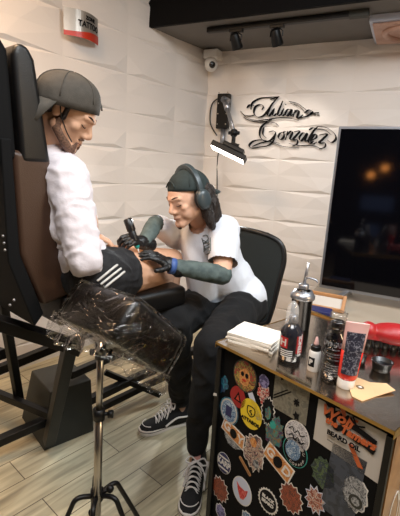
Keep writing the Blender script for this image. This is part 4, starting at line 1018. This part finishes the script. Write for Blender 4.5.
# ---- artist
Hh = at(187, 198, 1.80); hr_ = hframe(203, 20, 4)
SL, SR = at(225, 230, 1.86), at(177, 236, 2.04)
EL, WL = at(222, 275, 1.76), at(172, 266, 1.68)
ER, WR = at(155, 223, 1.84), at(144, 243, 1.73)
nb = SL.lerp(SR, .5)+V((0, .02, .03))
PE = at(229, 300, 2.12); HL, HR = at(245, 305, 2.06), at(207, 302, 2.14)
KR, AR = at(173, 322, 1.80), at(181, 402, 2.22)
KL, AL = at(212, 345, 1.62), at(196, 448, 1.83)
print('ARTIST', 'ua', (SL-EL).length, 'fa', (EL-WL).length, 'uaR', (SR-ER).length, 'faR', (ER-WR).length, 'sh', (SL-SR).length, 'thR', (HR-KR).length, 'shR', (KR-AR).length, 'thL', (HL-KL).length, 'shL', (KL-AL).length, 'torso', (nb-PE).length)
artist = thing('person', 'person in white t-shirt, dark backwards cap and black gloves bending over the leg', 'person', (PE.x, PE.y, 0))
def torso(bm, N, Pv, sl, sr, hl, hr__, g=0, lw=.155):
    mid = N.lerp(Pv, .45); low = N.lerp(Pv, .8); x = (sl-sr).normalized(); z = (N-Pv).normalized(); y = z.cross(x)
    ro = Matrix((x, y, z)).transposed()
    W = (sl-sr).length
    ell(bm, N.lerp(Pv, .25), (W*.47+g, .115+g, .17+g), ro); ell(bm, mid, (W*.44+g, .112+g, .18+g), ro); ell(bm, low, (lw+g, .112*lw/.155+g, .16+g), ro)
    caps(bm, sl, .058+g, N, .055+g); caps(bm, sr, .058+g, N, .055+g)
    xh = (hl-hr__).normalized(); caps(bm, hl, .095*min(1, lw/.14)+g, hr__, .095*min(1, lw/.14)+g)
bm = new(); torso(bm, nb, PE, SL, SR, HL, HR)
head_parts(bm, Hh, hr_, 1)
caps(bm, Hh+hr_@V((0, -.03, -.05)), .054, nb+V((0, 0, .01)), .058)
chain(bm, [(SL, .052), (SL.lerp(EL, .5), .048), (EL, .040), (EL.lerp(WL, .35), .041), (WL, .026)])
chain(bm, [(SR, .050), (SR.lerp(ER, .5), .042), (ER, .032), (ER.lerp(WR, .35), .033), (WR, .024)])
chain(bm, [(HL, .09), (HL.lerp(KL, .5), .075), (KL, .055), (KL.lerp(AL, .3), .056), (AL, .036)])
chain(bm, [(HR, .09), (HR.lerp(KR, .5), .075), (KR, .055), (KR.lerp(AR, .3), .056), (AR, .036)])
# machine and hand frames
tipm = at(139, 252, 1.67); topm = at(127.5, 219, 1.67)
maxis = (topm-tipm).normalized()
fL = at(148, 252, 1.63)-WL; 
lhand = dict(w=WL, fwd=fL, up=V((.1, -.25, 1)), curl=(12, 24), side=-1, sc=.95)
gR = tipm.lerp(topm, .36)
toM = gR-WR
rhand = dict(w=WR, fwd=at(134, 240, 1.68)-WR, up=V((.2, -.6, .75)), curl=(38, 45), side=1, sc=.9, thumb=at(131, 248, 1.65)-WR)
hand(bm, **{**lhand, 'sc': .86}); hand(bm, **{**rhand, 'sc': .82})
for A1, toe in ((AL, atz(190, 500, .04)), (AR, atz(135, 432, .04))):
    chain(bm, [(A1, .036), (V((A1.x, A1.y, .055)), .035), (A1.lerp(toe, .75)*1 - V((0, 0, 0)), .026)]) if False else None
    hp = V((A1.x, A1.y, .06)); tp = hp+(V((toe.x, toe.y, .045))-hp)*.72; chain(bm, [(A1, .033), (hp, .024), (hp.lerp(tp, .8)-V((0, 0, .008)), .013)])
blob('body', bm, 'skin', artist, .004, 5)
# tee
bm = new(); torso(bm, nb, PE+V((0, 0, .03)), SL, SR, HL+V((0, 0, .05)), HR+V((0, 0, .05)), .014)
sle = SL.lerp(EL, .68); sre = SR.lerp(ER, .92)
chain(bm, [(SL, .068), (SL.lerp(EL, .4), .070), (sle, .068)]); chain(bm, [(SR, .066), (SR.lerp(ER, .4), .060), (sre, .044)])
chain(bm, [(at(196, 240, 1.97), .085), (at(203, 268, 2.0), .095), (at(207, 290, 2.06), .10)])
zcut = PE.z-.02; nk = nb+V((0, 0, .02)); hc = Hh+hr_@V((0, -.005, -.12))
def keep_tee(c):
    if c.z < zcut-.25*(c.x+.75) - .02: return False
    if (c-SL).dot((EL-SL).normalized()) > (sle-SL).length+.015 and (c-sle).length < .11 and c.z > EL.z-.1 and (c-sle).dot((EL-SL).normalized()) > .012 and (c-PE).length > .2 and (c-SL.lerp(EL, .85)).length < .09: return False
    if (c-sre).dot((ER-SR).normalized()) > .012 and (c-sre).length < .09: return False
    if (c-hc).length < .055: return False
    return True
blob('t_shirt', bm, 'tee', artist, .006, 14, fold(.007, 9, (1, 1, .6)), keep_tee)
bm = new(); e0 = at(208, 236, 1.70)
fz = (V((.3, -.9, .1))).normalized(); fx_ = V((0, 0, 1)).cross(-fz).normalized(); mxg = frame(V((.93, .3, .0)).normalized(), V((0, 0, 1)), fz, at(205, 241, 1.77))
# sleeves (arm covers)
for (a, b, c, n_) in ((SL, EL, WL, 'left'), (SR, ER, WR, 'right')):
    bm = new(); chain(bm, [(a.lerp(b, .96 if n_ == 'left' else .88), .043 if n_ == 'left' else .036), (b, .043 if n_ == 'left' else .036), (b.lerp(c, .35), .043 if n_ == 'left' else .037), (c, .031)])
    blob('arm_sleeve', bm, 'sleeve', artist, .005, 4, fold(.003, 22))
# tattoo on upper arm: blue band
bm = new(); d_ = (WL-EL).normalized(); cyl(bm, WL-d_*.012, WL+d_*.012, .035, n=24); obj('wristband', bm, 'blue', artist, True)
for hd in (lhand, rhand):
    bm = new(); hand(bm, **hd); w_ = hd['w']; f_ = V(hd['fwd']).normalized(); caps(bm, w_-f_*.035, .033, w_+f_*.02, .030); blob('glove', bm, 'glove', artist, .0028, 3, fold(.0015, 60))
# trousers
bm = new(); caps(bm, HL, .115, HR, .115); ell(bm, PE+V((0, .02, .05)), (.18, .14, .10))
chain(bm, [(HL, .108), (HL.lerp(KL, .5), .092), (KL, .070), (KL.lerp(AL, .4), .060), (AL+V((0, 0, .02)), .050)])
chain(bm, [(HR, .108), (HR.lerp(KR, .5), .096), (KR, .082), (KR.lerp(AR, .4), .074), (AR+V((0, 0, .02)), .052)])
blob('trousers', bm, 'trouser', artist, .007, 5, fold(.012, 10, (1, 1, .8), 5))
# cap
def cap(H, rot, m, par, brim_len=.075, vis=None, low=-.0, tilt=0, k=1, kz=1, droop=1, sq=1):
    bm = new(); rx, ry, rz = .085*k, .106*k, .090*k*kz; cz = .038; NU, NV = 36, 12
    ro = rot@Matrix.Rotation(R(tilt), 3, 'X')
    rows = []
    for i in range(NV):
        t = (PI/2+.12)*(i+.001)/(NV-1)
        rows.append([V((rx*math.sin(t)*math.cos(2*PI*j/NU), -.014+ry*math.sin(t)*math.sin(2*PI*j/NU), cz+rz*(math.cos(t)**sq if math.cos(t) > 0 else math.cos(t))+low)) for j in range(NU)])
    vo = [[bm.verts.new(H+ro@p) for p in r_] for r_ in rows]
    for a, b in zip(vo, vo[1:]):
        for j in range(NU): bm.faces.new((a[j], a[(j+1) % NU], b[(j+1) % NU], b[j]))
    bm.faces.new(vo[0])
    o = obj('cap', bm, m, par, True); sd = o.modifiers.new('s', 'SOLIDIFY'); sd.thickness = .004; sd.offset = 1
    # brim at the back
    bm = new(); rr = []
    for i in range(9):
        a = R(-90-58+116*i/8); base = V((rx*math.cos(a)*1.02, -.014+ry*math.sin(a)*1.02, cz+low+.004)); d = V((math.cos(a)*.35, -1, 0))
        ext = brim_len*math.cos(R(-58+116*i/8))**.5
        rr.append([base, base+V((0, -ext*.5, droop*(-.006-.010*abs(math.cos(a))))), base+V((0, -ext, droop*(-.016-.018*abs(math.cos(a)))))])
    vv = [[bm.verts.new(H+ro@p) for p in r_] for r_ in rr]
    for a, b in zip(vv, vv[1:]):
        for j in range(2): bm.faces.new((a[j], a[j+1], b[j+1], b[j]))
    o2 = obj('brim', bm, m, o, True); sd = o2.modifiers.new('s', 'SOLIDIFY'); sd.thickness = .005
    bm = new()   # strap over the forehead
    tube(bm, [H+ro@V((.03*s, -.014+ry*1.03, cz+low+.008+.024*(1-s*s))) for s in (-1, -.7, -.3, 0, .3, .7, 1)], .0035, 6, smooth=3); obj('strap_arch', bm, m, o, True)
    bm = new(); ell(bm, H+ro@V((0, -.014, cz+rz+low+.003)), (.007, .007, .004)); obj('button', bm, m, o, True)
    for k in range(6):
        bm = new(); a = R(60*k+30); tube(bm, [H+ro@V((rx*1.055*math.sin(t)*math.cos(a), -.014+ry*1.045*math.sin(t)*math.sin(a), cz+low+rz*1.05*max(math.cos(t), 0)**sq)) for t in [(.1+i*.14) for i in range(11)]], .0016, 5); obj('seam', bm, m, o, True)
    return o
cap(Hh, hr_, 'cap_green', artist, .07, low=.004, tilt=17, k=.94)
face_bits(Hh, hr_, artist)
# hair
bm = new()
def hk(pts): chain(bm, [(Hh+hr_@V(q), r_) for q, r_ in pts])
for s in (-1, 1):
    hk([((s*.072, -.01, .02), .018), ((s*.080, -.025, -.05), .024), ((s*.082, -.03, -.10), .026), ((s*.085, -.035, -.145), .018)])
    hk([((s*.060, -.07, .02), .030), ((s*.072, -.075, -.06), .034), ((s*.074, -.07, -.13), .028), ((s*.07, -.07, -.17), .016)])
hk([((0, -.09, .03), .035), ((0, -.10, -.06), .045), ((0, -.09, -.14), .03)])
hk([((.04, -.09, .0), .035), ((.04, -.09, -.14), .03)]); hk([((-.04, -.09, .0), .035), ((-.04, -.09, -.14), .03)])
blob('hair', bm, 'hair', artist, .004, 2, lambda c, n: .006*noise.noise(V((c.x*90, c.y*90, c.z*14))))
bm = new(); caps(bm, Hh+hr_@V((-.009, .080, -.108)), .008, Hh+hr_@V((.009, .080, -.108)), .008); ell(bm, Hh+hr_@V((0, .080, -.112)), (.010, .009, .008))
blob('goatee', bm, 'hair', artist, .003, 2)
# shirt print
from mathutils.bvhtree import BVHTree
def onto(o, px, py, off=.003):
    bv = BVHTree.FromPolygons([v.co for v in o.data.vertices], [p.vertices for p in o.data.polygons])
    h = bv.ray_cast(CAMP, ray(px, py).normalized())
    return h[0]+h[1]*off if h[0] is not None else None
tee_o = [c for c in artist.children if c.name.startswith('t_shirt')][0]
bm = new()
for L_ in ([(203, 236), (207, 235), (209, 239), (205, 242)], [(204, 243), (209, 242), (210, 247), (205, 248)], [(205, 250), (209, 249), (210, 253), (206, 254)], [(202, 238), (204, 245), (204, 252)], [(211, 238), (211, 245), (211, 251)], [(203, 240), (210, 244), (204, 247), (210, 251)]):
    pp = [onto(tee_o, *q) for q in L_]; pp = [q for q in pp if q is not None]
    if len(pp) > 2: tube(bm, pp, .0022, 5, smooth=3)
M['printgrey'] = mat('grey_print', (84, 92, 92), .8); o = obj('chest_print', bm, 'printgrey', artist); o['label'] = 'small grey chest print'
# headphones
hp_ = thing('headphones', 'grey over-ear headphones worn over the dark cap', 'headphones', tuple(Hh+hr_@V((0, 0, .14))))
bm = new(); arc = [Hh+hr_@V((.096*math.cos(t), -.012-.022*math.sin(t), .012+.124*math.sin(t))) for t in [PI*i/20 for i in range(21)]]
vsr = []
for i, q in enumerate(arc):
    t = PI*i/20; nrm = hr_@V((math.cos(t), 0, math.sin(t)*.9)).normalized(); wd = hr_@V((0, 1, 0)); h = .014; th_ = .006+.004*math.sin(t)
    vsr.append([bm.verts.new(q+wd*h-nrm*th_), bm.verts.new(q+wd*h*.8+nrm*th_), bm.verts.new(q-wd*h*.8+nrm*th_), bm.verts.new(q-wd*h-nrm*th_)])
for a, b in zip(vsr, vsr[1:]):
    for j in range(4): bm.faces.new((a[j], a[(j+1) % 4], b[(j+1) % 4], b[j]))
bm.faces.new(vsr[0]); bm.faces.new(vsr[-1][::-1]); obj('headband', bm, 'headphone', hp_, bevel=.003)
for s in (-1, 1):
    axs = hr_@V((s, 0, 0)); o_ = Hh+hr_@V((s*.078, -.012, -.008))
    bm = new(); lathe(bm, [(.030, .0), (.036, .004), (.038, .012), (.034, .020)], o_, axs, 28, sx=1, sy=1.22, xdir=hr_@V((0, 1, 0))); o = obj('ear_cushion', bm, 'black_plastic', hp_, True)
    bm = new(); lathe(bm, [(.034, .018), (.037, .022), (.037, .030), (.031, .038), (.018, .042), (.002, .043)], o_, axs, 28, sx=1, sy=1.22, xdir=hr_@V((0, 1, 0))); obj('ear_cup', bm, 'headphone', hp_, True)
# sneakers
def sneaker(heel, toe, label_):
    d = V((toe.x-heel.x, toe.y-heel.y, 0)).normalized(); rgt = V((d.y, -d.x, 0)); L = .295
    base = V((heel.x, heel.y, 0)); mx = frame(rgt, d, V((0, 0, 1)), base)
    root = None
    secs = [(0, .026), (.02, .034), (.07, .034), (.13, .034), (.19, .044), (.235, .048), (.27, .040), (.29, .022), (.297, .008)]
    # upper
    bm = new(); prof = [(.004, .026, .150), (.02, .034, .155), (.055, .037, .158), (.09, .037, .150), (.115, .036, .118), (.15, .038, .092), (.19, .043, .074), (.235, .045, .062), (.268, .036, .050), (.288, .018, .036)]
    rings = []
    for y, w, h in prof:
        ring = []
        for j in range(17):
            a = PI*j/16; ring.append(bm.verts.new(mx@V((w*math.copysign(abs(math.cos(a))**.75, math.cos(a))*(1-.15*math.sin(a)), y, .026+(h-.026)*math.sin(a)**.7))))
        rings.append(ring)
    for a, b in zip(rings, rings[1:]):
        for j in range(16): bm.faces.new((a[j], a[j+1], b[j+1], b[j]))
        bm.faces.new((a[0], b[0], b[16], a[16]))
    bm.faces.new(rings[0]); bm.faces.new(rings[-1][::-1]); root = obj('sneaker', bm, 'canvas', artist, True)
    ol = [(w, y) for y, w in secs]+[(-w, y) for y, w in reversed(secs)]
    ol = [(v.x, v.y) for v in catmull([V((x, y, 0)) for x, y in ol], 4, True)]
    bm = new(); prism(bm, ol, mx, .030); obj('sole', bm, 'rubber', root, bevel=.004)
    bm = new(); ol2 = [(x*1.015, (y-.148)*1.008+.148) for x, y in ol]; prism(bm, ol2, mx@Matrix.Translation((0, 0, .020)), .0025); obj('sole_line', bm, 'canvas', root)
    bm = new(); prism(bm, [(-.022, 0), (.022, 0), (.024, .05), (-.024, .05)], mx@frame((1, 0, 0), (0, -.55, .83), (0, .83, .55), (0, .115, .118)), .008); obj('tongue', bm, 'canvas', root, bevel=.003)
    bm = new(); prism(bm, [(-.014, .020), (.014, .020), (.014, .044), (-.014, .044)], mx@frame((1, 0, 0), (0, -.55, .83), (0, .83, .55), (0, .1225, .123)), .003); o = obj('tongue_patch', bm, mat('patch', (198, 140, 130), .7) if 'patch_' not in M else 'patch_', root)
    bm = new()
    for i in range(6):
        y = .112+i*.017; z = .130-i*.0115
        tube(bm, [mx@V(q) for q in ((-.030, y, z-.014), (-.012, y+.005, z+.006), (.012, y+.009, z+.006), (.030, y+.014, z-.018))], .0030, 6, smooth=3)
        tube(bm, [mx@V(q) for q in ((.030, y, z-.014), (.012, y+.005, z+.007), (-.012, y+.009, z+.007), (-.030, y+.014, z-.018))], .0030, 6, smooth=3)
    for s in (-1, 1):
        tube(bm, [mx@V(q) for q in ((0, .115, .138), (s*.03, .105, .150), (s*.048, .12, .132), (s*.02, .125, .128))], .0036, 6, smooth=4)
        tube(bm, [mx@V(q) for q in ((0, .118, .138), (s*.034, .14, .120), (s*.05, .16, .085))], .0034, 6, smooth=4)
    obj('laces', bm, 'lace', root, True)
    for s in (-1, 1):
        bm = new(); tube(bm, [mx@V(q) for q in ((s*.0385, .010, .060), (s*.0415, .05, .066), (s*.042, .09, .070), (s*.0425, .125, .056), (s*.045, .16, .036))], .0052, 8, smooth=5)
        for v in bm.verts: pass
        obj('side_stripe', bm, 'rubber', root, True)
    bm = new(); tube(bm, [mx@V((.040*math.sin(a_), .232+.044*math.cos(a_), .052)) for a_ in [R(-75+15*i) for i in range(11)]], .0022, 6); obj('toe_stitching', bm, 'lace', root, True)
    return root
s_a = sneaker(V((AR.x, AR.y, 0))+V((.03, .05, 0)), atz(133, 432, .02), 'black skate sneaker with white side stripe, pointing left, beyond the armrest pole')
s_b = sneaker(V((AL.x, AL.y, 0))+V((.0, .06, 0)), atz(191, 500, .02), 'black skate sneaker seen toe-on beside the sticker cabinet')

# tattoo machine
tm = thing('tattoo_machine', 'black pen tattoo machine with teal cartridge held in a gloved hand', 'tattoo machine', tuple(tipm))
Lm = (topm-tipm).length
bm = new(); lathe(bm, [(.013, Lm*.30), (.0155, Lm*.34), (.0155, Lm*.60), (.015, Lm*.62), (.0185, Lm*.66), (.0188, Lm*.97), (.016, Lm)], tipm, maxis, 24); obj('machine_body', bm, 'black_plastic', tm, True)
bm = new(); lathe(bm, [(.0060, Lm*.10), (.0105, Lm*.16), (.0125, Lm*.20), (.0125, Lm*.31)], tipm, maxis, 24); obj('cartridge', bm, 'cyan', tm, True)
bm = new(); lathe(bm, [(.0008, -.004), (.0022, .004), (.004, Lm*.11)], tipm, maxis, 10); obj('needle_tip', bm, 'white', tm, True)

# ---- client
Hc = at(69, 112, 1.38); hc_ = hframe(62, 34, 0)
cSR = at(67, 176, 1.37); cSL = cSR+V((-.95, .31, 0))*.33+V((0, 0, .0))
cN = cSR.lerp(cSL, .48)+V((0, 0, .05))
cHR = at(98, 276, 1.47); cHL = cHR+V((-.96, .26, 0))*.20; cP = cHR.lerp(cHL, .5)
cE = at(85, 260, 1.35); cW = at(98, 266, 1.58)
cKR = at(160, 270, 1.86); cAR = at(148, 350, 1.92)
cKL = at(172, 260, 1.97); cAL = at(160, 340, 2.02)
eL = cSL+V((-.03, .02, -.26)); wLc = cP+V((-.10, .10, .11))
print('CLIENT ua', (cSR-cE).length, 'fa', (cE-cW).length, 'th', (cHR-cKR).length, (cHL-cKL).length, 'shin', (cKR-cAR).length, 'torso', (cN-cP).length, cSR, cHR, cP, cN)
client = thing('person', 'person in white long-sleeved top, olive backwards cap and black striped shorts seated with head bowed', 'person', (cP.x, cP.y, 0))
bm = new(); torso(bm, cN, cP, cSR, cSL, cHR, cHL, 0, .115); head_parts(bm, Hc, hc_)
caps(bm, Hc+hc_@V((0, -.045, -.045)), .056, cN, .060)
chain(bm, [(cSR, .055), (cSR.lerp(cE, .5), .050), (cE, .043), (cE.lerp(cW, .4), .040), (cW, .028)])
chain(bm, [(cSL, .055), (eL, .043), (wLc, .028)])
chain(bm, [(cHR, .09), (cHR.lerp(cKR, .5), .086), (cKR, .074), (cKR.lerp(cAR, .3), .058), (cAR, .036), (cAR+V((.05, .16, -.04)), .03)])
chain(bm, [(cHL, .09), (cHL.lerp(cKL, .5), .075), (cKL, .056), (cKL.lerp(cAL, .3), .056), (cAL, .036), (cAL+V((.02, .16, -.04)), .03)])
hand(bm, cW, V((-.3, .8, .0)), V((.2, 0, 1)), (20, 25), side=1, sc=.95)
hand(bm, wLc, V((.6, .6, -.1)), V((0, 0, 1)), (20, 25), side=-1, sc=.95)
blob('body', bm, 'skin2', client, .0045, 4)
bm = new(); torso(bm, cN, cP+V((-.02, -.03, .02)), cSR, cSL, cHR+V((-.05, -.02, .07)), cHL+V((0, 0, .05)), .012, .110)
chain(bm, [(cSR, .070), (cSR.lerp(cE, .45), .068), (cE, .060), (cE.lerp(cW, .5), .052), (cE.lerp(cW, .9), .042)])
chain(bm, [(cSL, .070), (eL, .058), (wLc, .042)])
caps(bm, cN+V((.01, .0, .01)), .070, cN.lerp(Hc, .25), .062)
hcn = Hc+hc_@V((0, -.02, -.02))
blob('long_sleeve_top', bm, 'shirt', client, .006, 5, fold(.0085, 13, (1, 1, 1.3), 3), lambda c: (c-hcn).length > .105 and c.z > cP.z-.05)
bm = new(); kr = cHR.lerp(cKR, .27); kl = cHL.lerp(cKL, .34)
chain(bm, [(cHR, .112), (cHR.lerp(cKR, .3), .105), (kr, .100)]); chain(bm, [(cHL, .112), (kl, .092)]); caps(bm, cHR, .11, cHL, .11)
dth = (cKR-cHR).normalized(); dtl = (cKL-cHL).normalized()
sh = blob('shorts', bm, 'shorts', client, .006, 5, fold(.007, 14, (1, 1, 1), 9), lambda c: (c-kr).dot(dth) < .03 and (c-kl).dot(dtl) < .05)
# three stripes along the outer side of the near thigh
outd = (V((0, 0, 1)).cross(dth)).normalized(); outd = outd if outd.dot(CAMP-cHR) > 0 else -outd
updir = outd.cross(dth).normalized(); updir = updir if updir.z > 0 else -updir
for k in range(3):
    bm = new(); pts = [onto(sh, 97+3.6*k+20*i/8, 281+3.4*k-16*i/8, .0015) for i in range(9)]; pts = [q for q in pts if q is not None]
    if len(pts) > 3: tube(bm, pts, .0042, 6, smooth=2); o = obj('stripe', bm, 'inkwhite', sh, True); o['label'] = 'white stripe'
cap(Hc+hc_@V((0, .006, 0)), hframe(24, 6, 9), 'cap_olive', client, .078, low=-.012, tilt=0, kz=1.09, droop=2.4, sq=.66, k=1.02)
face_bits(Hc, hc_, client)
bm = new()
def hk2(pts): chain(bm, [(Hc+hc_@V(q), r_) for q, r_ in pts])
for s in (-1, 1): hk2([((s*.066, -.010, .02), .012), ((s*.060, -.05, -.02), .024), ((s*.045, -.075, -.035), .026)]); hk2([((s*.069, .012, .02), .008), ((s*.064, .014, -.02), .010)])
hk2([((-.045, -.080, -.02), .028), ((.045, -.080, -.02), .028)]); hk2([((-.03, -.088, .02), .03), ((.03, -.088, .02), .03)])
blob('hair', bm, 'hair', client, .004, 2)
bm = new()
for s in (-1, 1):
    hk2([((s*.0605, .006, -.03), .008), ((s*.052, .008, -.060), .0165), ((s*.030, .048, -.086), .0182), ((s*.010, .074, -.099), .0175)])
    hk2([((s*.022, .084, -.068), .0045), ((s*.018, .084, -.085), .008)]); hk2([((0, .092, -.048), .004), ((s*.020, .084, -.053), .004)])
blob('beard', bm, 'beard', client, .003, 3)
bm = new(); tube(bm, [Hc+hc_@V(q) for q in ((.082, -.012, .012), (.078, .012, -.02), (.066, .045, -.05), (.045, .075, -.072))], .0022, 6, smooth=4); obj('mask_cord', bm, 'black_plastic', client, True)

# ------------------------------------------------------------------ room behind the camera, seen in the screen
def mirror_pt(px, py, Y):
    p = aty(px, py, TY); d = p-CAMP; d = V((d.x, -d.y, d.z)); return p+d*((Y-TY)/d.y)
for i, (px, py) in enumerate(((371, 175), (385, 168))):
    q = mirror_pt(px, py, -1.6); t = thing('pendant_lamp', ['amber pendant lamp over the entrance side', 'amber pendant lamp nearer the right wall'][i], 'lamp', tuple(q))
    bm = new(); ell(bm, q, (.05, .05, .05)); obj('bulb', bm, 'glow', t, True)
    bm = new(); cyl(bm, q+V((0, 0, .045)), V((q.x, q.y, 2.95)), .005, n=8); cyl(bm, q+V((0, 0, .04)), q+V((0, 0, .09)), .02, n=12); obj('cord', bm, 'black_metal', t, True)
for i, (a, b) in enumerate((((362, 195), (392, 212)), ((366, 224), (378, 237)))):
    q0, q1 = mirror_pt(*a, -3.18), mirror_pt(*b, -3.18)
    bm = new(); box(bm, (min(q0.x, q1.x), -3.2, min(q0.z, q1.z)), (max(q0.x, q1.x), -3.17, max(q0.z, q1.z))); struct(obj('window_%d' % (i+1), bm, 'day'))

# ------------------------------------------------------------------ light
def area(name, loc, target, size, energy, col, sy=None, spread=180):
    l = bpy.data.lights.new(name, 'AREA'); l.energy = energy; l.color = col; l.size = size; l.spread = R(spread)
    if sy: l.shape = 'RECTANGLE'; l.size_y = sy
    o = bpy.data.objects.new(name, l); C.objects.link(o); o.location = loc
    o.rotation_euler = (V(target)-V(loc)).to_track_quat('-Z', 'Y').to_euler(); return o
def spotl(name, loc, target, energy, col, ang, blend=.6, r_=.03):
    l = bpy.data.lights.new(name, 'SPOT'); l.energy = energy; l.color = col; l.spot_size = R(ang); l.spot_blend = blend; l.shadow_soft_size = r_
    o = bpy.data.objects.new(name, l); C.objects.link(o); o.location = loc
    o.rotation_euler = (V(target)-V(loc)).to_track_quat('-Z', 'Y').to_euler(); return o
area('warm_ceiling_light', (-1.7, .7, 2.85), (-1.6, 1.6, .8), .7, 29, (1, .66, .39), spread=140)
area('room_ceiling_light', (-.2, .4, 2.9), (-.5, 1.4, .6), 1.2, 46, (.98, .975, .97), spread=140)
area('cool_ceiling_light', (.7, 1.4, 2.85), (-.2, 2.2, .8), .8, 44, (.86, .94, 1), spread=140)
spotl('track_light_a', s1[0]+s1[1]*.06, s1[0]+s1[1], 7, (1, .92, .82), 80)
spotl('track_light_b', s2[0]+s2[1]*.06, s2[0]+s2[1], 9, (1, .93, .84), 70)
area('work_lamp', (hl+hr)/2+dn*.03, at(170, 260, 1.75), .22, 14, (.93, .98, 1), .08, 140)
area('side_warm_light', (1.35, .9, 1.7), (.1, 1.1, .6), .35, 12, (1, .72, .42))
w = bpy.data.worlds.new('w'); sc.world = w; w.use_nodes = True
w.node_tree.nodes['Background'].inputs[0].default_value = (.9, .85, .8, 1); w.node_tree.nodes['Background'].inputs[1].default_value = .045
